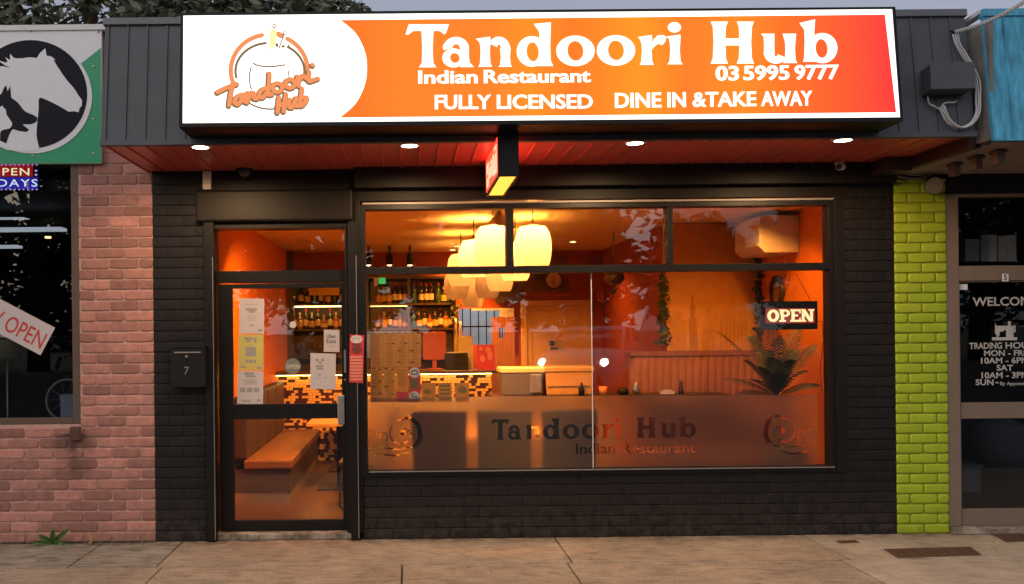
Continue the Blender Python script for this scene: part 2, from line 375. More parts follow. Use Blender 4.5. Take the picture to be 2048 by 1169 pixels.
def grimy(name, col, k):
    m, t, b, N, L = nodes(name)
    tc = N('ShaderNodeTexCoord'); src = tc.outputs['Object']
    def noise(scale, det, lo, hi, a, z, stretch=None):
        v = src
        if stretch:
            mp = N('ShaderNodeMapping'); mp.inputs['Scale'].default_value = stretch; L(src, mp.inputs[0]); v = mp.outputs[0]
        n = N('ShaderNodeTexNoise'); n.inputs['Scale'].default_value = scale; n.inputs['Detail'].default_value = det; n.inputs['Roughness'].default_value = .7; L(v, n.inputs['Vector'])
        r = N('ShaderNodeMapRange'); r.inputs[1].default_value = lo; r.inputs[2].default_value = hi; r.inputs[3].default_value = a; r.inputs[4].default_value = z; L(n.outputs[0], r.inputs[0]); return r.outputs[0], n.outputs[0]
    def mul(a, b2):
        x = N('ShaderNodeMath'); x.operation = 'MULTIPLY'; L(a, x.inputs[0]); L(b2, x.inputs[1]); return x.outputs[0]
    big, _ = noise(1.1, 5, .35, .65, .74, 1.14); mid, _ = noise(5, 9, .46, .68, 1.04, 1-.48*k, (1,1.8,1)); fine, fr_ = noise(95, 4, .3, .7, .66, 1.32); streak, _ = noise(8, 7, .50, .70, 1.02, 1-.6*k, (.45,3,1))
    vo = N('ShaderNodeTexVoronoi'); vo.inputs['Scale'].default_value = 3.1; L(src, vo.inputs['Vector'])
    gm = N('ShaderNodeMapRange'); gm.inputs[1].default_value = .035; gm.inputs[2].default_value = .055; gm.inputs[3].default_value = .62; gm.inputs[4].default_value = 1; L(vo.outputs['Distance'], gm.inputs[0])
    val = mul(mul(mul(big, mid), mul(fine, streak)), gm.outputs[0])
    wv = N('ShaderNodeVectorMath'); wv.operation = 'ADD'; n9 = N('ShaderNodeTexNoise'); n9.inputs['Scale'].default_value = 3; L(src, n9.inputs['Vector'])
    s9 = N('ShaderNodeVectorMath'); s9.operation = 'SCALE'; s9.inputs['Scale'].default_value = .35; L(n9.outputs['Color'], s9.inputs[0]); L(src, wv.inputs[0]); L(s9.outputs[0], wv.inputs[1])
    ck = N('ShaderNodeTexVoronoi'); ck.feature = 'DISTANCE_TO_EDGE'; ck.inputs['Scale'].default_value = .34; L(wv.outputs[0], ck.inputs['Vector'])
    cr = N('ShaderNodeMapRange'); cr.inputs[1].default_value = .0006; cr.inputs[2].default_value = .0018; cr.inputs[3].default_value = .72; cr.inputs[4].default_value = 1; L(ck.outputs['Distance'], cr.inputs[0]); val = mul(val, cr.outputs[0])
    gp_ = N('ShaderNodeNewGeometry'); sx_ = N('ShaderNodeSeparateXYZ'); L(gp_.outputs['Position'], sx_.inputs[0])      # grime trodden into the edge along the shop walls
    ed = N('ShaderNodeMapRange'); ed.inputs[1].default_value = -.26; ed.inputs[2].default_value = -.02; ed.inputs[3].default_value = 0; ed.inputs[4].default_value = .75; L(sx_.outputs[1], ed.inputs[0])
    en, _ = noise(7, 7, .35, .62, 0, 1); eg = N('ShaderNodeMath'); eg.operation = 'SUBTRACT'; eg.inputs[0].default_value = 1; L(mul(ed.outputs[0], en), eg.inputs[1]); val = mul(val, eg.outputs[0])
    vm = N('ShaderNodeVectorMath'); vm.operation = 'SCALE'; vm.inputs[0].default_value = col; L(val, vm.inputs['Scale']); L(vm.outputs[0], b.inputs['Base Color'])
    b.inputs['Roughness'].default_value = .92
    bp = N('ShaderNodeBump'); bp.inputs['Strength'].default_value = .35; bp.inputs['Distance'].default_value = .006; L(fr_, bp.inputs['Height']); L(bp.outputs[0], b.inputs['Normal'])
    return m
M['concrete'] = grimy('concrete paving', (.37,.29,.215), .7)
M['concrete_old'] = grimy('old concrete strip', (.32,.28,.225), 1.2)
M['concrete_new'] = grimy('newer concrete', (.42,.355,.28), .45)
M['joint'] = mat('dark joint filler', (.06,.05,.04), .95)
M['asphalt'] = mat('asphalt', (.05,.05,.052), .9, var=.2, vs=30, bump=.4, bs=200)
M['earth'] = mat('bare ground', (.10,.10,.06), .95, var=.3, vs=.4)
M['white_paint'] = mat('white paint', (.72,.72,.72), .5, var=.05)
M['white_plastic'] = mat('white plastic', (.70,.68,.65), .4, var=.04)
M['black_plastic'] = mat('black plastic', (.008,.008,.009), .5, spec=.25)
M['beige_alu'] = mat('beige aluminium', (.22,.165,.125), .45, .2, var=.08)
M['brown_alu'] = mat('brown aluminium', (.10,.065,.05), .5, .1, var=.1)
M['orange_wall'] = mat('orange painted wall', (.80,.245,.020), .65, var=.05, vs=2)
M['red_wall'] = mat('red painted wall', (.33,.066,.010), .6, var=.06, vs=2)
M['ceiling_in'] = mat('cream ceiling', (.88,.74,.36), .8, var=.05, vs=2)
M['floor_in'] = mat('dark timber floor', (.055,.025,.011), .35, var=.3, vs=3, stretch=(8,.7,1))
M['dark_wood'] = mat('dark wood', (.045,.025,.018), .4, var=.3, vs=4, stretch=(1,6,1))
M['wood'] = mat('warm timber boards', (.36,.15,.05), .45, var=.35, vs=5, stretch=(9,9,.6))
M['table_top'] = mat('honey table top', (.55,.28,.09), .35, var=.2, vs=4, stretch=(1,8,1))
M['leather'] = mat('tan leather seat', (.17,.08,.032), .45, var=.15, vs=8, bump=.1, bs=90)
M['leather_dark'] = mat('dark brown leather', (.04,.024,.019), .45, var=.2, vs=8, bump=.1, bs=90)
M['maroon_seat'] = mat('maroon channelled upholstery', (.23,.085,.055), .6, var=.15, vs=6)
M['chair_fab'] = mat('dark grey upholstery', (.030,.030,.034), .7, var=.15, vs=12)
M['paper'] = mat('white paper', (.52,.47,.48), .8, var=.03)
M['paper_yellow'] = mat('yellow paper', (.50,.44,.13), .8, var=.04)
M['print_grey'] = mat('grey print', (.30,.28,.27), .8)
M['print_black'] = mat('black print', (.03,.03,.03), .7)
M['menu'] = None
M['menu_print'] = mat('menu brown print', (.25,.13,.035), .8)
M['red_print'] = mat('red print', (.50,.03,.03), .6)
M['green_sign'] = mat('green printed sign', (.012,.33,.15), .4, var=.04)
M['white_sign'] = mat('white printed sign', (.78,.78,.82), .4, var=.03)
M['grey_vinyl'] = mat('grey white vinyl', (.42,.42,.42), .6)
M['navy_sign'] = mat('near black print', (.016,.016,.024), .7, spec=.15, var=.04)
M['blue_steel'] = mat('streaky blue painted cladding', (.075,.37,.57), .55, var=.5, vs=6, stretch=(3,3,.5), dirt=.35)
M['soffit_beige'] = mat('beige corrugated soffit', (.27,.20,.16), .6, var=.15, vs=4)
M['fascia_grey'] = mat('weathered grey board', (.20,.19,.18), .8, var=.25, vs=6)
M['cable_white'] = mat('white cable', (.55,.55,.56), .5)
M['grate'] = mat('rusty iron cover', (.085,.045,.028), .8, var=.3, vs=20, bump=.4, bs=90)
M['leaf'] = mat('leaf green', (.05,.085,.03), .6, var=.3, vs=3, island=.4)
M['leaf_grey'] = mat('grey green leaves', (.135,.150,.105), .75, var=.3, vs=.8, island=.35)
M['palm'] = mat('palm green', (.035,.06,.025), .5, var=.2)
M['vine'] = mat('vine leaf', (.03,.05,.015), .6, island=.4)
M['bark'] = mat('bark', (.10,.075,.055), .95, var=.3, vs=8, bump=.5, bs=30)
M['pot'] = mat('dark pot', (.05,.045,.045), .5)
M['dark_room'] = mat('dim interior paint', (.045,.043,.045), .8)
M['tile_back'] = mat('dark hexagon panels', (.09,.07,.065), .5, var=.2)
M['cream_door'] = mat('cream door paint', (.62,.42,.20), .5, var=.04)
M['steel'] = mat('brushed steel', (.40,.39,.38), .35, .8)
M['tub_blue'] = mat('slate blue tub', (.10,.105,.14), .5)
M['cardboard'] = mat('cardboard', (.46,.27,.10), .8, var=.08)
M['mural'] = mat('ochre mural print', (.60,.30,.05), .6, var=.12, vs=5, stretch=(1.5,1,1))
M['mural_dark'] = mat('mural brown print', (.43,.19,.035), .6, var=.15)
M['glass'] = glass('window glass', (.95,.96,.96), .062)
M['glass_dark'] = glass('neighbour glass', (.75,.77,.80), .05)
M['film'] = translucent('frosted film', (.52,.48,.44), .84, .55, .66)
def shade_mat():
    m, t, b, N, L = nodes('woven lamp shade'); t.nodes.remove(b)
    tc = N('ShaderNodeTexCoord'); sp = N('ShaderNodeSeparateXYZ'); L(tc.outputs['Object'], sp.inputs[0])
    an = N('ShaderNodeMath'); an.operation = 'ARCTAN2'; L(sp.outputs[0], an.inputs[0]); L(sp.outputs[1], an.inputs[1])
    cb = N('ShaderNodeCombineXYZ'); L(an.outputs[0], cb.inputs[0]); L(sp.outputs[2], cb.inputs[1])
    mp = N('ShaderNodeMapping'); mp.inputs['Scale'].default_value = (11,60,1); L(cb.outputs[0], mp.inputs[0])
    ck = N('ShaderNodeTexChecker'); ck.inputs['Scale'].default_value = 1; L(mp.outputs[0], ck.inputs['Vector']); ck.inputs[1].default_value = (.215,.175,.15,1); ck.inputs[2].default_value = (.19,.15,.125,1)
    df = N('ShaderNodeBsdfDiffuse'); tl = N('ShaderNodeBsdfTranslucent'); L(ck.outputs[0], df.inputs[0]); L(ck.outputs[0], tl.inputs[0])
    mx = N('ShaderNodeMixShader'); mx.inputs[0].default_value = .7; L(df.outputs[0], mx.inputs[1]); L(tl.outputs[0], mx.inputs[2]); L(mx.outputs[0], t.nodes['Material Output'].inputs[0]); return m
M['shade'] = shade_mat()
M['menu'] = translucent('cream menu card', (.60,.40,.10), .6)
M['bottle'] = mat('dark bottle glass', (.03,.022,.012), .12, spec=.8)
M['bottle_amber'] = mat('amber spirit bottle', (.28,.10,.015), .12, spec=.8)
M['bottle_green'] = mat('green bottle glass', (.03,.08,.02), .12, spec=.8)
M['label'] = mat('cream bottle label', (.75,.62,.36), .7)
M['gold_label'] = mat('gold bottle label', (.62,.40,.10), .5)

# =================================================================== GROUND
def slab_rows():
    mb = MB(); top = {}
    def slab(x0, x1, y0, y1, zt, mi, g=.006): mb.box(x0+g, x1-g, y0+g, y1-g, zt-.08, zt, mi)
    for a, b, mi in ((-9,-2.66,1),(-2.66,-1.97,1),(-1.97,1.26,0),(1.26,3.42,0),(3.42,4.86,2),(4.86,12,2)):
        slab(a, b, -.84, .30 if mi != 1 else .05, 0, mi)
    for a, b, mi in ((-9,-3.9,0),(-3.9,-1.92,0),(-1.92,-.06,0),(-.06,1.22,0),(1.22,3.34,0),(3.34,4.80,2),(4.80,12,2)):
        slab(a, b, -2.5, -.84, 0 if mi else -.003, mi)
    for k in range(9): slab(-9+k*2.1, -9+(k+1)*2.1, -3.35, -2.5, -.002, 0)
    mb.box(-9, 12, -3.35, .30, -.3, -.03, 3)
    return mb
tag(slab_rows().build('pavement', [M['concrete'], M['concrete_old'], M['concrete_new'], M['joint']], bevel=.006), kind='structure')
kb = MB().box(-30, 34, -3.52, -3.355, -.4, 0.0)
tag(kb.build('kerb', M['concrete_old'], bevel=.02), kind='structure')
rd = MB(); rd.add([(-60,-3.515,-.14),(60,-3.515,-.14),(60,-7,.10),(-60,-7,.10),(60,-10,.28),(-60,-10,.28),(60,-24,.32),(-60,-24,.32)], [(0,1,2,3),(3,2,4,5),(5,4,6,7)])
tag(rd.build('road', M['asphalt']), kind='structure')
gd = MB(); gd.add([(-1500,-1500,.28),(1500,-1500,.28),(1500,-24.001,.28),(-1500,-24.001,.28)], [(0,1,2,3)])
gd.add([(-1500,-24,-.45),(1500,-24,-.45),(1500,1500,-.45),(-1500,1500,-.45)], [(0,1,2,3)])
tag(gd.build('ground', M['earth']), kind='structure')

# =================================================================== BRICKWORK
def bricks(mb, x0, x1, z0, z1, y, L=.252, H=.0913, j=.011, dep=.012, jit=.0015, rad=.012, phase=0, holes=(), jx=None):
    """bricks whose mortar plane is at y, faces towards -Y"""
    c = 0; z = z0; jx = j if jx is None else jx
    while z < z1-.01:
        zt = min(z+H-j, z1)
        x = x0-(L/2 if (c+phase) % 2 else 0)
        while x < x1-.005:
            a, b = max(x, x0), min(x+L-jx, x1)
            segs = [(a, b)]
            for (hx0, hx1, hz0, hz1) in holes:
                if zt > hz0+.01 and z < hz1-.01:
                    ns = []
                    for (p, q) in segs:
                        if q <= hx0 or p >= hx1: ns.append((p, q)); continue
                        if p < hx0: ns.append((p, hx0))
                        if q > hx1: ns.append((hx1, q))
                    segs = ns
            for (p, q) in segs:
                if q-p > .02: brick(mb, p, q, z, zt, y, dep, jit, rad)
            x += L
        z += H; c += 1
def brick(mb, x0, x1, z0, z1, y, dep, jit, rad):
    r = min(rad*random.uniform(.6,1.3), (x1-x0)/3, (z1-z0)/3); J = lambda: random.uniform(-jit, jit)
    ring = []
    for (cx, cz, a0) in ((x1-r, z1-r, 0), (x0+r, z1-r, 90), (x0+r, z0+r, 180), (x1-r, z0+r, 270)):
        for a in (0, 45, 90): ring.append((cx+r*math.cos(R(a0+a)), cz+r*math.sin(R(a0+a))))
    # straight edges get a mid point so that they wobble
    full = []
    for i, p in enumerate(ring):
        full.append(p)
        if i % 3 == 2:
            q = ring[(i+1) % len(ring)]; full.append(((p[0]+q[0])/2, (p[1]+q[1])/2))
    full = [(a+J(), b+J()) for a, b in full]; n = len(full); cx, cz = (x0+x1)/2, (z0+z1)/2
    t1, t2 = rad*.35, rad*.9
    hw, hh = (x1-x0)/2-r*1.01, (z1-z0)/2-r*1.01; cl = lambda q: max(-1, min(1, q))
    def ins(p, t): return (p[0]+t*cl((cx-p[0])/hw), p[1]+t*cl((cz-p[1])/hh))
    tilt = J()*.6
    vs = [(a, y+.004, b) for a, b in full]+[(a, y-dep*.62+tilt, b) for a, b in full]+[(*((q := ins(p, t1))[:1]), y-dep*.93+tilt, q[1]) for p in full]+[(*((q := ins(p, t2))[:1]), y-dep+tilt, q[1]) for p in full]
    fs = []
    for k in range(3):
        for i in range(n): fs.append((k*n+i, k*n+(i+1) % n, (k+1)*n+(i+1) % n, (k+1)*n+i))
    fs.append([3*n+i for i in range(n)])
    mb.add(vs, fs, 0, True)

# =================================================================== RESTAURANT BUILDING
shop = thing('restaurant_building', 'black painted brick shopfront with glowing orange interior under a maroon awning', 'building', (1.0, 0, 0))
XL, XR = -2.205, 4.235           # party lines at the wall plane
DOOR_L, DOOR_R = -1.765, -.43
WIN_L, WIN_R = -.43, 3.76
SILL = P(1200, 950, 0).z         # top of the low brick wall
WALLTOP = 3.22
def black_pier(x0, x1, ph):
    m = MB(); bricks(m, x0, x1, 0.005, WALLTOP, 0, dep=.006, jit=.0010, rad=.005, j=.0055, jx=.0018, phase=ph); m.box(x0+.001, x1-.001, 0, .22, 0, WALLTOP+.003, 1)
    return m.build('brick_pier', [M['black_paint'], M['black_joint']], shop, fixn=False)
black_pier(XL, DOOR_L, 0); black_pier(WIN_R+.035, XR, 1)
m = MB(); bricks(m, WIN_L+.03, WIN_R+.035, 0.005, SILL, 0, dep=.006, jit=.0010, rad=.005, j=.0055, jx=.0018); m.box(WIN_L+.031, WIN_R+.034, 0, .20, 0, SILL+.002, 1)
m.build('low_brick_wall', [M['black_paint'], M['black_joint']], shop, fixn=False)
# panels over the window and the roller box over the door
ZP0, ZP1 = P(1200, 371, -.12).z, P(1200, 398, 0).z
m = MB().box(WIN_L-.01, XR-.03, -.12, -.012, ZP0, WALLTOP+.004); m.build('fascia_panel', M['black_panel'], shop, bevel=.004)
m = MB().box(WIN_L-.008, WIN_R+.06, -.012, .2, ZP1, ZP0+.0); m.box(WIN_L-.008, WIN_R+.06, -.01, .2, ZP0+.001, WALLTOP+.002); m.build('lintel', M['black_panel'], shop)
rz0, rz1 = P(550, 443, -.075).z, P(550, 379, -.075).z
m = MB().box(DOOR_L-.05, DOOR_R-.03, -.075, -.012, rz0, rz1); m.build('roller_shutter_box', M['black_panel'], shop, bevel=.02)
m = MB().box(DOOR_L, DOOR_R-.012, -.010, .2, rz0-.05, WALLTOP+.002); m.build('door_lintel', M['black_panel'], shop)

# window
FY0, FY1 = .0, .10
MB().box(P(1668,670).x+.001, WIN_R+.034, -.025, .205, SILL+.003, ZP1).build('jamb_panel', M['black_panel'], shop, bevel=.003)
MB().box(WIN_L-.018, WIN_L+.029, -.03, .205, .06, ZP1).build('jamb_panel', M['black_panel'], shop, bevel=.003)
win = MB()
a = P(723, 405); b = P(1668, 952)
wx0, wx1 = P(716, 670).x, P(1668, 670).x
def zz(py, px=1180): return P(px, py, 0).z
def xx(px, py=670): return P(px, py, 0).x
wz_top, wz_bot = zz(405), SILL+.003
gt0, gt1, gl0, gl1 = zz(531), zz(416), zz(937), zz(545)       # upper panes z, lower panes z
fx = [xx(731, 480), xx(1012, 480), xx(1027, 480), xx(1333, 480), xx(1345, 480), xx(1655, 480)]
win.box(wx0, fx[0], FY0-.02, FY1, wz_bot, wz_top); win.box(fx[5], wx1, FY0-.02, FY1, wz_bot, wz_top)
win.box(fx[0], fx[5], FY0-.02, FY1, gt1, wz_top); win.box(fx[0], fx[5], FY0-.025, FY1, gl1, gt0); win.box(fx[0], fx[5], FY0-.02, FY1, wz_bot, gl0)
win.box(fx[1], fx[2], FY0-.018, FY1-.002, gt0, gt1); win.box(fx[3], fx[4], FY0-.018, FY1-.002, gt0, gt1)
wf = win.build('window_frame', M['black_metal'], shop, bevel=.003)
tr = MB().box(fx[0]-.02, fx[5]+.04, FY0-.034, FY0-.020, wz_top-.004, wz_top+.012); tr.build('silver_trim', M['silver'], wf)
MB().box(fx[0]+.01, fx[5]+.03, FY0-.034, FY0-.020, gl0-.012, gl0-.004).build('silver_trim', M['silver'], wf)
GY = .045
for (x0, x1, z0, z1) in ((fx[0],fx[1],gt0,gt1),(fx[2],fx[3],gt0,gt1),(fx[4],fx[5],gt0,gt1)):
    MB().box(x0, x1, GY, GY+.006, z0, z1).build('upper_pane', M['glass'], wf)
xj = xx(1186, 700)
MB().box(fx[0], xj-.004, GY, GY+.006, gl0, gl1).build('lower_pane', M['glass'], wf)
MB().box(xj+.004, fx[5], GY+.001, GY+.007, gl0, gl1).build('lower_pane', M['glass'], wf)
MB().box(xj-.0035, xj+.0035, GY-.002, GY+.008, gl0, gl1).build('glass_joint', M['white_plastic'], wf)
# frosted film with cut-out lettering, inside face of the glass
FR = wall(GY+.010)
swirl = stroke([(350,740),(430,718),(495,765),(510,840),(488,900),(440,938)], [8,22,34,30,20,8])+\
        stroke([(438,866),(446,832),(425,803),(392,803),(385,825)], [8,12,14,14,10])+[(ell(386,825,22,20), 1)]+\
        stroke([(305,780),(290,830),(312,880),(350,904),(395,902),(430,878)], [6,8,9,11,13,8])+\
        stroke([(280,928),(236,882),(220,845),(236,826),(262,832),(273,858),(264,885)], [5,9,11,10,9,8,12])+\
        stroke([(125,947),(180,934),(260,938),(350,944),(445,930)], [5,9,10,16,6])+\
        stroke([(175,1000),(205,980),(262,988),(330,992),(400,974),(432,962)], [6,11,12,12,8,3])+\
        stroke([(135,810),(180,818),(205,870),(190,930)], 4)+stroke([(450,945),(500,915),(525,870),(527,845)], [4,8,10,7])
S4 = lambda q: (700+q[0]/3.653, 640+q[1]/3.653)
S6 = lambda q: (1527+(845-(700+q[0]/3.653))*.965, 640+q[1]/3.653-4)
film = [([FR.loc(731.5,795.5), FR.loc(1633,790), FR.loc(1634,930), FR.loc(731.5,941)], 1)]
film += [([FR.loc(*S4(q)) for q in p], -1) for p, s in swirl]+[([FR.loc(*S6(q)) for q in p], -1) for p, s in swirl]
for g in NAME_FILM:
    for p, s in serif_ops(FR, *g): film.append((p, -s))
tv, tf = text_polys('Indian Restaurant', .012)
A, B, C = Vector(FR.loc(1152, 908.5)), Vector(FR.loc(1392, 906)), Vector(FR.loc(1152, 887.5))
tl_ = []
for lp in loops_of(tf):
    p = [tuple(A+(B-A)*tv[i][0]+(C-A)*tv[i][1]) for i in lp]
    ar = sum(p[i][0]*p[(i+1) % len(p)][1]-p[(i+1) % len(p)][0]*p[i][1] for i in range(len(p)))
    tl_.append((p, -1 if ar > 0 else 1))
film += sorted(tl_, key=lambda q: q[1])
sheet(FR, film, 0.0).build('frosted_film', M['film'], wf, fixn=False)

# door in its recess
DY = .12
dfm = MB()
jl, jr = P(412, 760, DY-.07).x, P(716, 760, DY-.07).x
dz = lambda py, px=560: P(px, py, DY).z
dx = lambda px, py=760: P(px, py, DY).x
dtop = dz(448)
dfm.box(DOOR_L+.001, dx(436), .0, DY+.09, .06, dtop); dfm.box(dx(694), WIN_L-.02, .0, DY+.09, .06, dtop)
dfm.box(dx(436), dx(694), DY-.03, DY+.08, dz(460), dtop); dfm.box(dx(436), dx(694), DY-.03, DY+.08, dz(566), dz(542))
dfm.box(DOOR_L+.001, dx(694)-.3, DY+.01, DY+.08, dtop, rz0-.048)
df = dfm.build('door_frame', M['black_metal'], shop, bevel=.004)
MB().box(dx(436), dx(694), DY+.02, DY+.026, dz(542), dz(460)).build('transom_pane', M['glass'], df)
MB().box(DOOR_L+.01, DOOR_R-.06, DY-.075, DY-.068, rz0-.012, rz0-.003).build('silver_trim', M['silver'], df)
# guide rails either side of the door
for x0, x1 in ((P(411,700,-.02).x, P(431,700,-.02).x), (P(699,700,-.02).x, P(717,700,-.02).x)):
    r_ = MB().box(x0, x1, -.05, -.001, .005, rz0-.001).build('shutter_guide', M['black_metal'], shop, bevel=.003)
    MB().box(x1-.014, x1-.008, -.053, -.0505, .02, rz0-.3).build('silver_edge', M['steel'], r_)
dl = MB()
lx0, lx1 = dx(439), dx(693); ld0, ld1 = dz(1062), dz(568)
gx0, gx1 = dx(467), dx(684)
dl.box(lx0, gx0, DY-.02, DY+.025, ld0, ld1); dl.box(gx1, lx1, DY-.02, DY+.025, ld0, ld1)
dl.box(gx0, gx1, DY-.02, DY+.025, dz(577), ld1); dl.box(gx0, gx1, DY-.02, DY+.025, dz(838), dz(808)); dl.box(gx0, gx1, DY-.02, DY+.025, ld0, dz(1040))
door = dl.build('shop_door', M['black_metal'], shop, bevel=.003)
MB().box(gx0, gx1, DY, DY+.006, dz(808), dz(577)).build('door_pane', M['glass'], door)
MB().box(gx0, gx1, DY, DY+.006, dz(1040), dz(838)).build('door_pane', M['glass'], door)
h = MB().pbox(675, 791, 690, 851, DY-.06, DY-.021); h.build('push_plate', M['steel'], door, bevel=.008)
h = MB().pbox(688, 700, 693, 746, DY-.03, DY-.021); h.build('lock_plate', M['silver'], door, bevel=.003)
c = P(690.5, 760, DY-.021); MB().lathe([(0,-.012),(.010,-.012),(.011,0)], c, 14, 'Y').build('lock_cylinder', M['silver'], door)
MB().box(DOOR_L+.002, WIN_L-.021, .005, .34, .0, .058).build('threshold', M['concrete_new'], shop, bevel=.01)

# interior shell
IX0, IX1, IY0, IY1, IZ0, IZ1 = -1.80, 4.10, .21, 6.0, .055, 3.03
MY, MXL = 2.60, 3.01             # forward wall with the mural, its left return
s_ = MB().box(IX0-.15, IX0, .21, IY1+.15, 0, 3.3); s_.build('side_wall', M['orange_wall'], shop)
s_ = MB().box(IX1, IX1+.12, .21, MY, 0, 3.3); s_.build('side_wall', M['orange_wall'], shop)
m = MB()
hx0, hx1, hz0, hz1 = P(917, 640, IY1).x, P(1028, 640, IY1).x, P(960, 690, IY1).z, P(960, 617, IY1).z
m.box(IX0, hx0, IY1, IY1+.12, 0, 3.3); m.box(hx1, IX1, IY1, IY1+.12, 0, 3.3); m.box(hx0, hx1, IY1, IY1+.12, 0, hz0); m.box(hx0, hx1, IY1, IY1+.12, hz1, 3.3)
m.build('back_wall', M['red_wall'], shop)
m = MB().box(MXL, IX1+.12, MY, IY1, 0, 3.3); m.build('projecting_wall', M['red_wall'], shop)
MB().box(IX0, IX1, .21, IY1, IZ1, IZ1+.15).build('ceiling', M['ceiling_in'], shop)
MB().box(IX0, IX1, .205, IY1, -.02, IZ0).build('floor', M['floor_in'], shop)
MB().box(IX0-.16, IX1+.13, .02, 9.0, 3.305, 3.45).build('roof', M['fascia_grey'], shop)
MB().box(XL+.01, IX0-.151, .22, 9, 0, 3.30).build('party_wall', M['black_joint'], shop)
# kitchen seen through the hatch
k = MB(); k.box(hx0-.6, hx1+.6, 8.2, 8.3, 0, 3.3); k.box(hx0-.7, hx0-.6, 6.12, 8.2, 0, 3.3); k.box(hx1+.6, hx1+.7, 6.12, 8.2, 0, 3.3); k.box(hx0-.6, hx1+.6, 6.12, 8.2, 2.7, 2.8); k.box(hx0-.6,hx1+.6,6.12,8.2,.0,.05)
k.build('kitchen_wall', M['white_paint'], shop)
k = MB()
for i in range(7):
    x = hx0+(hx1-hx0)*(i+.5)/7; k.box(x-.008, x+.008, IY1-.03, IY1-.012, hz0, hz1)
k.box(hx0, hx1, IY1-.03, IY1-.008, (hz0+hz1)/2-.01, (hz0+hz1)/2+.01)
k.build('hatch_grille', M['black_metal'], shop)

# =================================================================== AWNING
AF = Frame((0, -1.18, 3.225), (1, 0, 0), (0, .12, .945))
AL, AR, AH = -2.245, 4.205, 0.955
awn = thing('awning', 'slate clad awning with maroon boarded soffit over the black shopfront', 'awning', (1.0, -.6, 3.22))
m = MB()
q = [AF.w(AL,0,0), AF.w(AR,0,0), AF.w(AR,0,-.05), AF.w(AL,0,-.05), AF.w(AL,AH-.05,0), AF.w(AR,AH-.05,0), AF.w(AR,AH-.05,-.05), AF.w(AL,AH-.05,-.05)]
m.hexa(q)
x = AL+.02; k = 0
while x < AR-.02:
    for (e, h_) in ((0, .010),):
        p = [AF.w(x,.012,.0005), AF.w(x+.014,.012,.0005), AF.w(x+.014,.012,h_), AF.w(x,.012,h_), AF.w(x,AH-.052,.0005), AF.w(x+.014,AH-.052,.0005), AF.w(x+.014,AH-.052,h_), AF.w(x,AH-.052,h_)]
        m.hexa(p)
    x += .1467
m.build('metal_cladding', M['slate_clad'], awn)
m = MB(); q = [AF.w(AL-.012,AH-.052,.022), AF.w(AR+.012,AH-.052,.022), AF.w(AR+.012,AH-.052,-.14), AF.w(AL-.012,AH-.052,-.14), AF.w(AL-.012,AH+.004,.022), AF.w(AR+.012,AH+.004,.022), AF.w(AR+.012,AH+.004,-.14), AF.w(AL-.012,AH+.004,-.14)]
m.hexa(q); m.build('capping', M['slate_cap'], awn, bevel=.004)
m = MB(); q = [AF.w(AL-.006,-.03,.016), AF.w(AR+.006,-.03,.016), AF.w(AR+.006,-.03,-.02), AF.w(AL-.006,-.03,-.02), AF.w(AL-.006,.012,.016), AF.w(AR+.006,.012,.016), AF.w(AR+.006,.012,-.02), AF.w(AL-.006,.012,-.02)]
m.hexa(q); m.build('edge_angle', M['slate_clad'], awn)
m = MB(); x = AL
while x < AR-.01:
    b = min(x+.1467, AR)
    m.box(x+.006, b, -1.165, -.002, 3.218, 3.236)
    m.tube([(x+.003,-1.165,3.2135),(x+.003,-.002,3.2135)], .0065, 6)
    x += .1467
m.box(AL+.001, AR-.001, -1.164, -.003, 3.2361, 3.26)
m.build('soffit', M['soffit'], awn, fixn=True)
m = MB(); m.box(AL+.01, AR-.01, -.93, .02, 3.30, 3.98); m.build('awning_body', M['fascia_grey'], awn)
ROOFB = MB().box(AL+.02, AR-.02, .021, 9, 3.46, 3.7)
ROOFB.build('roof_deck', M['fascia_grey'], shop)

# downlights
def downlight(px, py, label):
    u = P(px, py, 0)
    g = G(px, py, 3.2155)
    t = thing('downlight', label, 'downlight', (g.x, g.y, 3.206), 'round downlights under the awning')
    c = (g.x, g.y, 0)
    MB().lathe([(.078,3.217),(.080,3.207),(.074,3.203),(.062,3.206)], c, 24).build('trim_ring', M['white_plastic'], t)
    MB().lathe([(0,3.2058),(.0615,3.2058)], c, 24).build('lens', M['lens'], t, fixn=False)
    ld = bpy.data.lights.new('lamp', 'SPOT'); ld.energy = 80; ld.color = (1, .62, .30); ld.spot_size = R(178); ld.spot_blend = .35; ld.shadow_soft_size = .03
    lo = bpy.data.objects.new('lamp_light', ld); COL.objects.link(lo); lo.parent = t; lo.location = (0, 0, -.016)
    return t
M['lens'] = emis('lit lens', (1, .86, .62), 14)
downlight(401, 293, 'round white downlight under awning above letterbox, nearest the red brick')
downlight(819, 290, 'round lit downlight under awning between shop door and hanging box sign')
downlight(1270, 285, 'round lit downlight under awning just past the hanging box sign')
downlight(1686, 279, 'round lit downlight under awning beside small white camera, nearest lime pier')

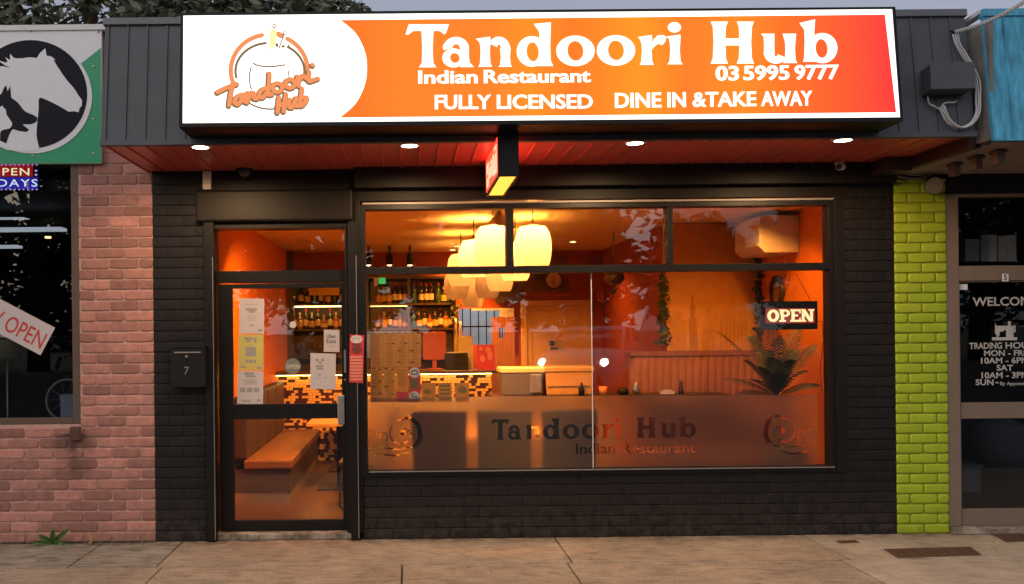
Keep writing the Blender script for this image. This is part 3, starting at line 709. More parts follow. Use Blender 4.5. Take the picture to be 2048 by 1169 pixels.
# =================================================================== MAIN LIGHT BOX SIGN
SF = Frame((0, -1.50, 3.284), (1, 0, 0), (0, .09, .756))
sign = thing('light_box_sign', 'long backlit orange and white sign box with restaurant name above awning', 'sign', (1.0, -1.4, 3.28))
o4 = [SF.loc(*p) for p in ((358.5,255),(1805,243.5),(1789.5,15),(362,27))]
f4 = [SF.loc(*p) for p in ((365.5,247.5),(1800,235.5),(1784,19),(367,32))]
m = sheet(SF, [(o4, 1), (f4, -1)], .008, .03)
bl, br, tr_, tl = o4
bk = lambda p, dy: SF.w(p[0], p[1], -.022)+Vector((0, dy, 0))
m.hexa([SF.w(*bl,-.022), SF.w(*br,-.022), bk(br,.30), bk(bl,.30), SF.w(*tl,-.022), SF.w(*tr_,-.022), bk(tr_,.42), bk(tl,.42)])
m.build('sign_case', M['black_panel'], sign, fixn=True)
M['sign_white'] = emis('backlit white acrylic', (1, .95, .86), 1.9)
M['sign_letter'] = emis('backlit white lettering', (1, .93, .80), 1.45)
def sign_orange():
    m, t, b, N, L = nodes('backlit orange acrylic')
    tc = N('ShaderNodeTexCoord'); sp = N('ShaderNodeSeparateXYZ'); L(tc.outputs['Object'], sp.inputs[0])
    mr = N('ShaderNodeMapRange'); mr.inputs[1].default_value = SF.loc(680,140)[0]-1.0; mr.inputs[2].default_value = SF.loc(1795,130)[0]-1.0; L(sp.outputs[0], mr.inputs[0])
    rp = N('ShaderNodeValToRGB'); L(mr.outputs[0], rp.inputs[0]); e = rp.color_ramp.elements
    e[0].position = 0; e[0].color = (1,.165,.018,1); e[1].position = 1; e[1].color = (1,.035,.045,1)
    for p, c in ((.10,(1,.22,.022,1)),(.27,(1,.215,.02,1)),(.34,(1,.27,.016,1)),(.42,(1,.19,.018,1)),(.54,(1,.30,.016,1)),(.62,(1,.20,.02,1)),(.72,(1,.25,.018,1)),(.80,(1,.16,.02,1)),(.90,(1,.10,.028,1))):
        x = e.new(p); x.color = c
    L(rp.outputs[0], b.inputs['Emission Color']); b.inputs['Emission Strength'].default_value = .98; b.inputs['Base Color'].default_value = (.05,.01,.004,1); b.inputs['Roughness'].default_value = .6; b.inputs['Specular IOR Level'].default_value = .1
    # ramp's yellow stops paint the tubes' glow into the panel; red end is print
    return m
M['sign_orange'] = sign_orange()
sheet(SF, [(f4, 1)], 0, 0).build('white_face', M['sign_white'], sign)
arc = spline([(681,41),(712,68),(730,105),(734,139),(729,172),(711,208),(680,236)], 5)
sheet(SF, px_ops(SF, [(arc+[(1792,225.5),(1769.5,30)], 1)]), .003).build('orange_panel', M['sign_orange'], sign)
serif(SF, NAME_BIG[:8], .0075).build('name_lettering', M['sign_letter'], sign)
serif(SF, NAME_BIG[8:], .0075).build('name_lettering', M['sign_letter'], sign)
def heavy(body, bl, br, ht, h, b, k):
    m = MB()
    for n, d_ in enumerate((-k, 0, k)): text_on(SF, body, (bl[0]+d_, bl[1]), (br[0]+d_, br[1]), ht, h+.0003*n, b, m)
    m.build('small_lettering', M['sign_letter'], sign)
for body, x0, x1, y0, y1, ht, b, k in (('Indian',837,955,169,168,27,.020,.6),('Restaurant',968,1181,168,166,27,.020,.6),('03',1431,1477,163,162.5,30,.022,.7),('5995',1487,1578,162.3,161.3,30,.022,.7),('9777',1589,1677,161.2,160,30,.022,.7),
      ('FULLY',870,982,220,219.5,29,.018,.6),('LICENSED',994,1185,219.4,218.5,29,.018,.6),('DINE',1230,1322,217,216,30,.018,.6),('IN',1335,1371,215.8,215.4,30,.018,.6),('&TAKE',1385,1512,215.3,213.8,30,.018,.6),('AWAY',1522,1624,213.7,212.5,30,.018,.6)):
    heavy(body, (x0,y0), (x1,y1), ht, .0060, b, k)
# emblem
Z2 = lambda q: (350+q[0]/2.783, q[1]/2.783)
zo = lambda ops: [([SF.loc(*Z2(q)) for q in p], s) for p, s in ops]
M['logo_orange'] = emis('backlit orange print', (1, .30,.085), .82)
M['logo_brown'] = emis('backlit brown print', (.26, .14, .06), .8)
M['logo_cream'] = emis('backlit cream print', (1, .80, .30), 1.2)
def arcpts(cx, cy, rx, ry, a0, a1, n=14): return [(cx+rx*math.cos(R(a0+(a1-a0)*k/n)), cy-ry*math.sin(R(a0+(a1-a0)*k/n))) for k in range(n+1)]
emb = sheet(SF, zo(stroke(arcpts(525,395,214,200,203,101), 26, 1)+stroke(arcpts(525,395,214,200,62,-8), 26, 1)+stroke([(575,192),(592,202)], 30, 1)), .004)
emb.build('emblem_arc', M['logo_orange'], sign)
sheet(SF, zo(stroke(arcpts(525,400,188,158,192,96), 15, 1)+stroke(arcpts(525,400,196,160,58,-4), 15, 1)+stroke(arcpts(530,420,205,190,230,292), 10, 1)
   +stroke([(435,354),(465,368),(530,374),(612,364)], 9)+stroke([(425,375),(414,425),(420,480),(428,500)], 8)+stroke([(632,400),(636,440)], 7)
   +stroke([(566,250),(570,258)], 16, 1)+stroke([(598,262),(606,260)], 14, 1)+stroke([(632,252),(636,262)], 8, 1)
   +stroke(arcpts(553,148,9,9,0,330), 6, 1)+stroke([(553,158),(552,180)], 6, 1)+stroke(arcpts(611,187,9,8,0,330), 6, 1)+stroke([(607,196),(580,270)], 7, 1)), .0045).build('emblem_line', M['logo_brown'], sign)
sheet(SF, zo(stroke([(546,185),(546,225),(540,262)], [40,34,26])), .005).build('emblem_skewer', M['logo_cream'], sign)
SCR = [[(238,516),(290,490),(345,470)],[(322,474),(312,520),(302,588)],[(378,528),(348,540),(332,570),(352,582),(374,556),(386,530),(386,562),(402,572)],
       [(406,520),(408,560)],[(410,548),(430,518),(442,528),(440,548),(458,552)],[(512,492),(484,502),(468,532),(488,546),(512,520)],[(526,412),(524,470),(520,525),(540,528)],
       arcpts(572,490,26,24,90,450,10), arcpts(642,468,26,24,90,450,10),[(682,428),(690,480)],[(690,452),(712,424),(730,438)],[(748,404),(746,452),(768,450),(796,440)],[(766,364),(768,366)],
       [(580,545),(572,628)],[(618,525),(606,622)],[(572,592),(614,578)],[(640,556),(634,592),(652,600),(672,560)],[(674,548),(668,588),(690,590)],[(708,496),(696,584),(716,584),(736,548),(714,546)]]
ops_o, ops_b = [], []
for s_ in SCR: ops_o += stroke(s_, 24, 3); ops_b += stroke([(a_-4, b_+6) for a_, b_ in s_], 35, 2)
sheet(SF, zo(ops_b), .0055, ).build('emblem_script_shadow', M['logo_brown'], sign)
sheet(SF, zo(ops_o), .0065).build('emblem_script', M['logo_orange'], sign)

# hanging box sign under the awning
hx0_, hx1_, hy0, hy1, hz0_, hz1_ = .670, .815, -1.30, -.34, 2.92, 3.2125
hs = thing('hanging_sign', 'small lit box sign hanging edge-on under the awning', 'sign', (.742, -.8, hz0_))
m = MB(); m.box(hx0_+.004, hx1_-.004, hy0+.004, hy1-.004, hz0_+.02, hz1_); m.box(hx0_-.004, hx1_+.004, hy0-.010, hy0+.004, hz0_-.002, hz1_+.05); m.box(hx0_-.004, hx1_+.004, hy1-.004, hy1+.01, hz0_-.002, hz1_)
for x0, x1 in ((hx0_-.004, hx0_+.012), (hx1_-.012, hx1_+.004)): m.box(x0, x1, hy0+.0041, hy1-.0041, hz0_-.002, hz0_+.018)
m.build('case', M['black_panel'], hs)
M['hs_red'] = emis('lit red acrylic', (1, .022, .008), 5.5)
M['hs_white'] = emis('lit white acrylic', (1, .62, .40), 1.1)
M['hs_under'] = emis('lit amber underside', (1, .50, .06), 1.6)
for xs, sg in ((hx0_, -1), (hx1_, 1)):
    MB().box(xs, xs+sg*.004, hy0+.02, hy1-.02, hz0_+.03, hz1_-.004).build('side_face', M['hs_red'], hs)
    for y0, y1, z0, z1 in ((-1.24,-1.06,.05,.25),(-1.02,-.94,.06,.22),(-.88,-.66,.09,.21),(-.60,-.42,.05,.24)): MB().box(xs+sg*.0041, xs+sg*.007, y0, y1, hz0_+z0, hz0_+z1).build('side_panel', M['hs_white'], hs)
    for y0, y1, z0, z1 in ((-1.20,-1.09,.19,.22),(-1.155,-1.13,.08,.19),(-.84,-.70,.17,.19),(-.56,-.46,.12,.15)): MB().box(xs+sg*.0071, xs+sg*.0085, y0, y1, hz0_+z0, hz0_+z1).build('side_print', M['hs_red'], hs)
MB().box(hx0_+.013, hx1_-.013, hy0+.03, hy1-.02, hz0_+.006, hz0_+.012).build('underside', M['hs_under'], hs)

# =================================================================== SMALL FITTINGS ON THE SHOPFRONT
g = P(1679, 318, -.16)
t = thing('security_camera', 'small white camera under the soffit beside the end downlight', 'security camera', (g.x, g.y, 3.16))
MB().box(g.x-.03, g.x+.03, g.y-.02, g.y+.04, 3.19, 3.215).build('bracket', M['white_plastic'], t, bevel=.004)
MB().tube([(g.x-.05, g.y-.10, 3.15),(g.x+.05, g.y+.05, 3.178)], .030, 14).build('camera_body', M['white_plastic'], t)
MB().tube([(g.x-.058, g.y-.112, 3.148),(g.x-.05, g.y-.10, 3.1502)], .024, 14).build('camera_lens', M['black_plastic'], t)
g0 = P(407, 380, -.02); g1 = P(423, 344, -.02)
m = MB().box(g0.x, g1.x, -.05, -.011, g0.z, g1.z)
m.box(g0.x+.015, g0.x+.05, -.054, -.0502, g1.z-.05, g1.z-.02)
single(m, 'sensor_box', M['white_plastic'], 'narrow white sensor box on black wall above the shop door', 'sensor', bevel=.006)
g = P(490, 350, -.09)
t = thing('dome_camera', 'black dome camera under soffit above the roller shutter box', 'security camera', (g.x, g.y, 3.12))
MB().lathe([(0,3.214),(.075,3.214),(.075,3.195),(.062,3.19)], (g.x,g.y,0), 20).build('dome_base', M['black_plastic'], t)
MB().lathe([(.06,3.192),(.056,3.165),(.038,3.142),(0,3.132)], (g.x,g.y,0), 20).build('dome_glass', M['bottle'], t)
a, b = P(343, 776, -.13), P(410, 696, -.13)
t = thing('letterbox', 'black wall letterbox with white number 7 on black brick pier', 'letterbox', ((a.x+b.x)/2, -.07, a.z))
MB().box(a.x, b.x, -.13, -.012, a.z, b.z).build('box_body', M['black_plastic'], t, bevel=.006)
m = MB().box(a.x-.006, b.x+.006, -.138, -.010, b.z+.001, b.z+.012); m.build('lid', M['black_plastic'], t, bevel=.003)
LBF = wall(-.1305)
m = MB().pbox(348, 704, 401, 706.5, -.1345, -.1305); m.build('letter_slot', M['silver'], t)
c = P(373, 714, -.1305); MB().lathe([(0,-.008),(.010,-.008),(.012,0)], c, 14, 'Y').build('key_lock', M['silver'], t)
text_on(LBF, '7', (368,750), (378,750), 16, .003, .0).build('house_number', M['steel'], t)

# papers: printed sheets are thin boxes with printed bars on their face
def printed(name, label, cat, quad, y, base, prints, group=None, thick=.0015):
    """quad: px bl, br, tr, tl; prints: list of (material, ops in px)"""
    fr = wall(y); q = [fr.loc(*p) for p in quad]
    o = fr.w(sum(p[0] for p in q)/4, min(p[1] for p in q))
    t = thing(name, label, cat, o, group)
    sheet(fr, [(q, 1)], 0, thick).build('sheet', base, t)
    for i, (nm, mt, ops) in enumerate(prints):
        if callable(ops): ops(fr, .0012+.0004*i).build(nm, mt, t, fixn=False); continue
        tall = [o for o in ops if max(q[1] for q in o[0])-min(q[1] for q in o[0]) > 2.5 or nm == 'heading']; rest = [o for o in ops if o not in tall]
        if nm not in ('print', 'heading', 'badge_print') or len(ops) < 2: tall, rest = [], ops
        for o in tall: sheet(fr, px_ops(fr, [o]), .0012+.0004*i).build('printed_block', mt, t, fixn=False)
        rest = sorted(rest, key=lambda o: min(q[1] for q in o[0])) if nm == 'print' else rest; grp = []
        for o in rest:
            if grp and nm == 'print' and min(q[1] for q in o[0])-min(q[1] for q in grp[-1][-1][0]) > 6: grp.append([o])
            elif grp: grp[-1].append(o)
            else: grp.append([o])
        for o in grp: sheet(fr, px_ops(fr, o), .0012+.0004*i).build(nm, mt, t, fixn=False)
    return t
def lines(x0, x1, y0, y1, n, h=1.2, rag=.5):
    o = []
    for k in range(n):
        y = y0+(y1-y0)*k/max(1, n-1); e = random.uniform(0, rag)*(x1-x0)/2
        o.append((rect(x0+e, y, x1-e, y+h), 1))
    return o
DYP = DY-.004
printed('paper_notice', 'white notice with grey heading, topmost on the shop door glass', 'notice', [(478,667),(528,669),(528.5,598),(479,597)], DYP, M['paper'],
  [('print', M['print_grey'], [(rect(491,617,514,622),1),(rect(497,622.5,510,626),1),(rect(499,650,507,653),1),(rect(516,659,524,663),1)]+lines(492,514,632,640,3,1)+lines(486,520,609,611,1,1))], 'notices taped inside the shop door')
printed('paper_notice', 'yellow notice with square picture on the shop door glass', 'notice', [(476,740),(527,742),(527.5,670.5),(477,669)], DYP, M['paper_yellow'],
  [('print', M['print_grey'], [(rect(489,675,505,680),1),(rect(493,681,501,685),1),(rect(507,676,513,685),1),(rect(491,694,512,713),1),(rect(490,720,496,726),1),(rect(498,720,504,726),1),(rect(506,720,512,726),1),(rect(481,733,492,736),1),(rect(513,734,523,738),1)]+lines(494,510,689,690,1,1))], 'notices taped inside the shop door')
printed('paper_notice', 'white notice with three small pictures, lowest on the shop door glass', 'notice', [(474,808),(526,810),(527,743.5),(476,741.5)], DYP, M['paper'],
  [('print', M['print_grey'], [(rect(489,745,508,750),1),(rect(492,751,511,755),1),(rect(480,776,491,785),1),(rect(494,776,505,785),1),(rect(508,776,519,785),1),(rect(514,799,521,803),1)]+lines(484,518,760,768,4,1)+lines(480,505,800,804,3,1))], 'notices taped inside the shop door')
printed('paper_notice', 'white notice with three small boxes beside the door lock', 'notice', [(620,778),(671,779.5),(672,708),(621,706.5)], DYP, M['paper'],
  [('print', M['print_grey'], [(rect(631,718,637,723),1),(rect(642,718,648,723),1),(rect(637,724,643,728),1),(rect(631,731,646,735),1),(rect(633,736,647,740),1),(rect(635,748,642,751),1),(rect(649,755,654,757),1)]+lines(624,646,756,756,1,.8))], 'notices taped inside the shop door')
printed('delivery_sticker', 'small white card with food delivery wording on door glass', 'sticker', [(647.5,704),(679,704.5),(679,660.5),(648,660)], DYP, M['paper'],
  [('lettering', M['print_black'], lambda fr, h: text_on(fr, 'Eats', (653,687), (672,687), 8, h, .01, text_on(fr, 'Uber', (653,677), (672,677), 8, h, .012))), ('print', M['print_grey'], lines(655,672,693,693,1,1.2))])
fr = wall(DYP); c = P(585.5, 733, DYP)
t = thing('open_sticker', 'round grey sticker reading OPEN on the shop door glass', 'sticker', (c.x, c.y, c.z-.07))
sheet(fr, [(ell(c.x, c.z, .070, .070), 1)], 0, .002).build('disc', mat('grey sticker', (.16,.17,.13), .6), t)
text_on(fr, 'OPEN', (572,738), (600,738), 9, .0015, .02, space=1.1).build('lettering', M['paper'], t)
c = P(586, 650, DYP)
single(sheet(fr, [(ell(c.x, c.z, .03, .03), 1)], 0, .002), 'round_sticker', M['paper'], 'small plain white round sticker on the shop door glass', 'sticker')
# poster on the post between door and window
printed('narrow_poster', 'narrow red food poster with white round badge on door post', 'poster', [(698,765),(726,767),(728.5,671),(700,669.5)], -.058, M['red_print'],
  [('badge', M['paper'], px_ops and [(ell(713,679,12,8),1)]), ('food_photo', mat('brown food print', (.16,.03,.03), .6), [(ell(714,700,11,8),1),(ell(713,690,10,3),1)]),
   ('print', mat('pink print', (.62,.20,.16), .7), [(rect(700+i*.1,712+6.4*i,725,716.5+6.4*i),1) for i in range(8)]), ('badge_print', M['print_grey'], stroke(arcpts(713,681,7,5,0,180,8),1.6,1))], thick=.006)
# menus in the window
WY = GY+.022
for i, (x0, x1) in enumerate(((740.5,766),(766.4,792),(792.4,817),(817.4,842))):
    L_ = ('first from the window jamb','second from the window jamb','third from the window jamb','fourth, beside the red till')[i]
    pr = lines(x0+3, x1-3, 672, 730, 17, 1.1, .6)
    hd = [(rect(x0+2, yy, x0+10, yy+2), 1) for yy in ((666,) if i < 2 else (665,701,724))]+[(rect(x1-9, yy, x1-3, yy+2), 1) for yy in ((665,686) if i else (666,))]
    printed('menu_sheet', 'cream menu page in the upper row inside window, '+L_, 'menu', [(x0,734.5),(x1,734.3),(x1,663),(x0,663.5)], WY, M['menu'], [('print', M['menu_print'], pr), ('heading', M['dark_wood'], hd)], 'menu pages inside the window')
for i, (x0, x1) in enumerate(((741,766),(766.4,791.5))):
    pr = lines(x0+3, x1-3, 741, 800, 17, 1.1, .6); hd = [(rect(x0+2, yy, x0+10, yy+2), 1) for yy in (736,773)]+[(rect(x1-9, yy, x1-3, yy+2), 1) for yy in (738,762,787)]
    printed('menu_sheet', 'cream menu page in the lower row, '+('against the window jamb' if i == 0 else 'beside the red-footed menu page'), 'menu', [(x0,805),(x1,804.7),(x1,735),(x0,735.2)], WY, M['menu'], [('print', M['menu_print'], pr), ('heading', M['dark_wood'], hd)], 'menu pages inside the window')
printed('menu_sheet', 'cream menu page with solid red foot and fringed edges', 'menu', [(792,804.5),(817,804.3),(817,735),(792,735)], WY, M['menu'], [('print', M['red_print'], [(rect(793,784,816,804),1)]), ('lines', M['menu_print'], lines(795,814,741,770,8,1.2,.3))], 'menu pages inside the window')
t = printed('sticker_strip', 'red strip carrying two round white badges inside the window', 'sticker', [(817.5,805),(841,804.6),(841,735),(817.5,735)], WY, M['red_print'], [('green_band', mat('dull green print', (.12,.10,.04), .7), [(rect(821,758,836,778),1)])])
for cy_, nm in ((745.5,'badge'),(793.5,'badge')):
    sheet(wall(WY), px_ops(wall(WY), [(ell(829,cy_,10.5,10.5),1)]), .003).build(nm, M['paper'], t, fixn=False)
sheet(wall(WY), px_ops(wall(WY), stroke(arcpts(829,746,6,5,-20,200,9),2.2,1)+stroke([(824,749),(834,749)],1.6,1)), .0042).build('badge_print', M['print_black'], t, fixn=False)
sheet(wall(WY), px_ops(wall(WY), stroke(arcpts(827,791,4,3.5,60,300,8),2,1)+stroke(arcpts(831,796,4,3.5,240,480,8),2,1)), .0042).build('badge_print', M['print_black'], t, fixn=False)
printed('white_card', 'tall white card in window corner beside the menu pages', 'card', [(731.6,716),(740,716),(740,668.5),(731.6,669)], WY, M['paper'], [('print', M['print_grey'], lines(733,739,704,710,2,1.5))])
for i, (x0, x1) in enumerate(((843,872),(876,903),(911,938))):
    L_ = ('plain cream flyer with a brown dish, nearest the sticker strip','flyer with stacked photo strips, middle of three on the counter front','flyer with one large dish photo, nearest the dark mosaic end')[i]
    printed('flyer', L_, 'flyer', [(x0,804),(x1,803.6),(x1,766),(x0,766.5)], WY+.01, translucent('golden flyer', (.55,.36,.10), .55),
      [('photo', M['menu_print'], ([(ell((x0+x1)/2-3,784,8,4),1)] if i == 0 else [(rect(x0+3,770+8*k,x1-3,774+8*k),1) for k in range(4)] if i == 1 else [(ell((x0+x1)/2,780,9,7),1)]))], 'flyers standing in the window')

# LED open sign in the window
OY = .105
a, b = P(1522, 660, OY), P(1635.5, 602, OY)
t = thing('open_sign', 'black LED sign glowing OPEN hung inside the window', 'sign', ((a.x+b.x)/2, OY, a.z))
M['led_yellow'] = emis('yellow led letters', (1, .80, .36), 1.25); M['glow_red'] = emis('red glow round letters', (.9, .004, .010), .34)
MB().pbox(1522, 603, 1635.5, 659.5, OY, OY+.025).build('board', M['black_plastic'], t, bevel=.003)
OF = wall(OY)
for i, (ch_, x0, x1) in enumerate((('O',1533,1558),('P',1557,1579),('E',1579,1601),('N',1601,1627))): pass
OGL = {'O': [(ell(.5,.5,.5,.5),1),(ell(.5,.5,.2,.28),-1)], 'P': [(rect(.15,0,.45,1),1),(rect(0,0,.62,.14),1),(rect(0,.86,.5,1),1),(ell(.52,.70,.46,.30),1),(ell(.55,.70,.16,.14),-1),(rect(.45,.63,.6,.77),-1)],
       'E': [(rect(.12,0,.42,1),1),(rect(0,0,1,.16),1),(rect(0,.84,1,1),1),(rect(.3,.42,.75,.58),1),(rect(.86,0,1,.32),1),(rect(.86,.68,1,1),1)],
       'N': [(rect(.08,0,.3,1),1),(rect(.72,0,.94,1),1),([(0,1),(.34,1),(.94,0),(.66,0)],1),(rect(0,0,.42,.13),1),(rect(.6,.87,1.04,1),1)]}
mr, my = MB(), MB()
for ch_, x0, x1 in (('O',1534,1558),('P',1558,1580),('E',1580,1601),('N',1601,1627)):
    o_ = [([OF.loc(x0+(x1-x0)*p[0], 644.5-25*p[1]-(x0-1534)*.01) for p in poly], s) for poly, s in OGL[ch_]]
    sheet(OF, o_, .005, 0, my)
sheet(OF, px_ops(OF, [(rect(1531,617,1630,647),1)]), .002, 0, mr)  # lit sheet stands in for the red glow around the letters
mr.build('red_glow_sheet', M['glow_red'], t); my.build('lettering', M['led_yellow'], t)
m = MB()
for x0, x1 in ((1566,1582),(1622,1592)): m.tube([P(x0,603,OY+.012), P(x1,548,OY+.012)], .0022, 5)
m.tube([P(1636,643,OY+.01), P(1644,644,OY+.03), P(1647,680,OY+.05), P(1640,740,OY+.06), P(1645,785,OY+.05)], .003, 5)
m.build('hanging_cord', M['black_plastic'], t)

# =================================================================== LEFT SHOP
LW = P(160, 700, 0).x; LWT, LWB = P(100, 300, 0).z, P(80, 849, 0).z
LTOP = P(150, 66, 0).z
lshop = thing('brick_shop', 'red brick shop with dark window beside the restaurant', 'building', (-3.6, 0, 0))
m = MB(); bricks(m, -5.6, XL-.002, .005, LTOP, 0, holes=[(-5.0, LW, LWB, LWT)], rad=.016, dep=.008, jit=.0026)
m.box(-5.6, -5.0, .0, .21, 0, LTOP, 1); m.box(LW, XL-.003, .0, .21, 0, LTOP, 1); m.box(-5.0, LW, .0, .21, 0, LWB, 1); m.box(-5.0, LW, .0, .21, LWT, LTOP, 1)
m.build('brick_wall', [M['brick_red'], M['mortar_pink']], lshop, fixn=False)
m = MB().box(-5.6, XL+.01, -.07, .23, LTOP+.001, LTOP+.05); m.build('parapet_flashing', M['white_paint'], lshop, bevel=.004)
q = [P(212,66,-.07), P(222,40,-.07), P(213.5,28,-.07)]
m = MB(); m.add(q+[v+Vector((0,.03,0)) for v in q], [(0,1,2),(5,4,3),(0,3,4,1),(1,4,5,2),(2,5,3,0)]); m.build('flashing_end', M['white_paint'], lshop)
m = MB(); fw = P(160,700,0).x-P(145,700,0).x
m.box(LW-fw, LW, -.004, .08, LWB, LWT); m.box(-5.0, LW-fw, -.004, .08, LWB, LWB+.055); m.box(-5.0, LW-fw, -.004, .08, LWT-.06, LWT); m.box(-5.0,-4.94,-.004,.08,LWB+.055,LWT-.06)
wfm = m.build('window_frame', M['brown_alu'], lshop, bevel=.004)
MB().box(-4.94, LW-fw, .03, .036, LWB+.055, LWT-.06).build('window_pane', M['glass_dark'], wfm)
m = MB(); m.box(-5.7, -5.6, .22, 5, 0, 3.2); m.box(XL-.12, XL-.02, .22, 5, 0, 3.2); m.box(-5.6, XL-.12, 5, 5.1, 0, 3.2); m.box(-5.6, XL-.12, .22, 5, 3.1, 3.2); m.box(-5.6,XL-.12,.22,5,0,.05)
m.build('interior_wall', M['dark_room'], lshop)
MB().box(-5.6, XL+.005, .24, 9, 3.3, LTOP-.3).build('roof', M['fascia_grey'], lshop)
m = MB().box(P(141,868,-.03).x, P(161,868,-.03).x, -.055, -.008, P(150,880,0).z, P(150,853,0).z)
m.build('rusty_bracket', M['grate'], lshop, bevel=.008)
# fluorescent lights inside
M['fluoro'] = emis('dim tube light', (.85,.92,1), .55)
for i, (x0, x1, py, d_) in enumerate(((-60,47,437,2.0),(-60,122,462,1.2),(-60,34,496,3.2))):
    a, b = P(x0, py, d_), P(x1, py, d_)
    single(MB().box(a.x, b.x, d_, d_+.16, a.z, a.z+.03), 'tube_light', M['fluoro'], ('long dim tube light high in left shop window, middle one in depth','longest dim tube light in the left shop window','shortest and lowest dim tube light in the left shop window')[i], 'ceiling light', 'tube lights inside the brick shop')
c = P(96, 477, 2.5); single(MB().lathe([(0,0),(.035,0),(.035,.02)], c, 12), 'spot_lamp', emis('amber spot', (1,.7,.3), 3), 'tiny amber spot lamp glowing in the left shop window', 'lamp')
# wheel, crate and floor lamp behind the glass
c = P(133, 800, .5)
t = thing('wheel', 'silver rimmed wheel leaning inside the left shop window', 'wheel', (c.x, .5, c.z-.20))
m = MB(); pts = [(c.x+.185*math.cos(k*math.pi/14), .5+.03*math.sin(k*math.pi/14), c.z+.185*math.sin(k*math.pi/14)) for k in range(29)]
m.tube(pts, .012, 8, cap=False); m.build('rim', M['silver'], t)
m = MB()
for k in range(10): m.tube([c, (c.x+.18*math.cos(k*R(36)), .5, c.z+.18*math.sin(k*R(36)))], .0016, 4)
m.lathe([(0,-.02),(.02,-.02),(.02,.02),(0,.02)], c, 10, 'Y'); m.build('spokes', M['steel'], t)
m = MB().pbox(121, 792, 158, 842, .30, .42); m.pbox(119, 790, 160, 796, .295, .425)
single(m, 'storage_box', mat('pale blue box', (.30,.36,.42), .6), 'pale blue box in the corner of the left shop window', 'box')
a = P(14, 690, 1.0)
t = thing('floor_lamp', 'floor lamp with ragged olive shade inside left shop window', 'lamp', (a.x, 1.0, .05))
MB().lathe([(.10,a.z+.05),(.13,a.z-.13),(.125,a.z-.13),(.095,a.z+.05)], (a.x,1.0,0), 18).build('lamp_shade', mat('olive shade', (.17,.15,.06), .8), t)
MB().tube([(a.x,1.0,.06),(a.x,1.0,a.z)], .010, 8).build('pole', M['steel'], t)
MB().lathe([(0,.05),(.14,.05),(.14,.07),(0,.075)], (a.x,1.0,0), 18).build('base', M['steel'], t)

# horse sign on the brick
HY = -.055
HF = wall(HY); Z1 = lambda q: (q[0]/2.783, q[1]/2.783)
hz = lambda ops: [([HF.loc(*Z1(q)) for q in p], s) for p, s in ops]
c = HF.loc(63, 328)
t = thing('pet_shop_sign', 'white and green sign with horse, dog and cat silhouettes', 'sign', (c[0], HY, c[1]))
XO = -330
sheet(HF, hz([([(XO,150),(565,160),(563,910),(XO,915)],1)]), 0, .04).build('sign_board', M['white_sign'], t)
sheet(HF, hz([([(562,268),(455,352),(100,600),(XO,1000-210),(XO,914),(563,909)],1)]), .0015).build('green_field', M['green_sign'], t)
sheet(HF, hz([(ell(178,541,336,316,0,56),1)]), .008, .006).build('white_disc', M['white_sign'], t)
sheet(HF, hz([(ell(172,528,316,302,0,56),1)]), .0095).build('black_disc', M['navy_sign'], t)
horse = spline([(-30,395),(8,372),(58,380),(28,365),(0,345)],4)[:-1]+spline([(0,340),(28,350),(44,346),(34,322),(58,336),(60,304),(82,326),(125,328),(168,322),(207,327)],4)[:-1]+spline([(207,327),(228,296),(255,272)],3)[:-1]+[(255,272),(262,312)]+spline([(262,314),(288,318),(312,338)],3)+spline([(300,338),(332,388),(372,446),(412,492),(440,535),(459,560)],4)[:-1]+[(459,560),(458,594),(446,602),(440,628),(412,622),(385,625)]+spline([(385,625),(340,598),(290,572),(235,547)],4)[:-1]+spline([(232,547),(219,556),(218,610),(210,690),(206,750),(214,800),(224,832)],4)
horse += [(150,850),(40,836),(-60,790),(-125,680),(-146,560),(-110,450)]
dog = spline([(-120,640),(-60,560),(5,530),(22,498)],3)[:-1]+[(22,498),(37,477),(46,512),(60,482),(66,545)]+spline([(66,547),(104,576),(142,622),(186,642),(212,658)],4)[:-1]+spline([(212,660),(206,680),(176,694),(130,694)],3)[:-1]+[(130,694),(138,704),(166,726),(150,738),(108,732),(76,722)]+spline([(76,722),(58,745),(38,802)],3)+[(4,786),(-70,780)]
cat = [(-90,650),(-40,625),(-5,600)]+[(6,598),(18,592),(26,606),(36,612),(40,642)]+spline([(40,642),(58,668),(72,692),(60,716),(38,722)],3)+spline([(38,722),(14,730),(5,745),(4,787)],3)+[(-60,770)]
sheet(HF, hz([(horse,1)]), .011).build('horse_silhouette', M['white_sign'], t)
sheet(HF, hz([(dog,1)]), .0125).build('dog_silhouette', M['navy_sign'], t)
sheet(HF, hz([(cat,1)]), .014).build('cat_silhouette', M['white_sign'], t)
m = MB()
for q in ((172,175),(549,177),(520,372),(520,664),(522,856),(183,870)):
    a = HF.loc(*Z1(q)); m.lathe([(0,-.004),(.010,-.003),(.012,0)], HF.w(a[0],a[1],.0016), 10, 'Y')
m.build('bolt', M['steel'], t)
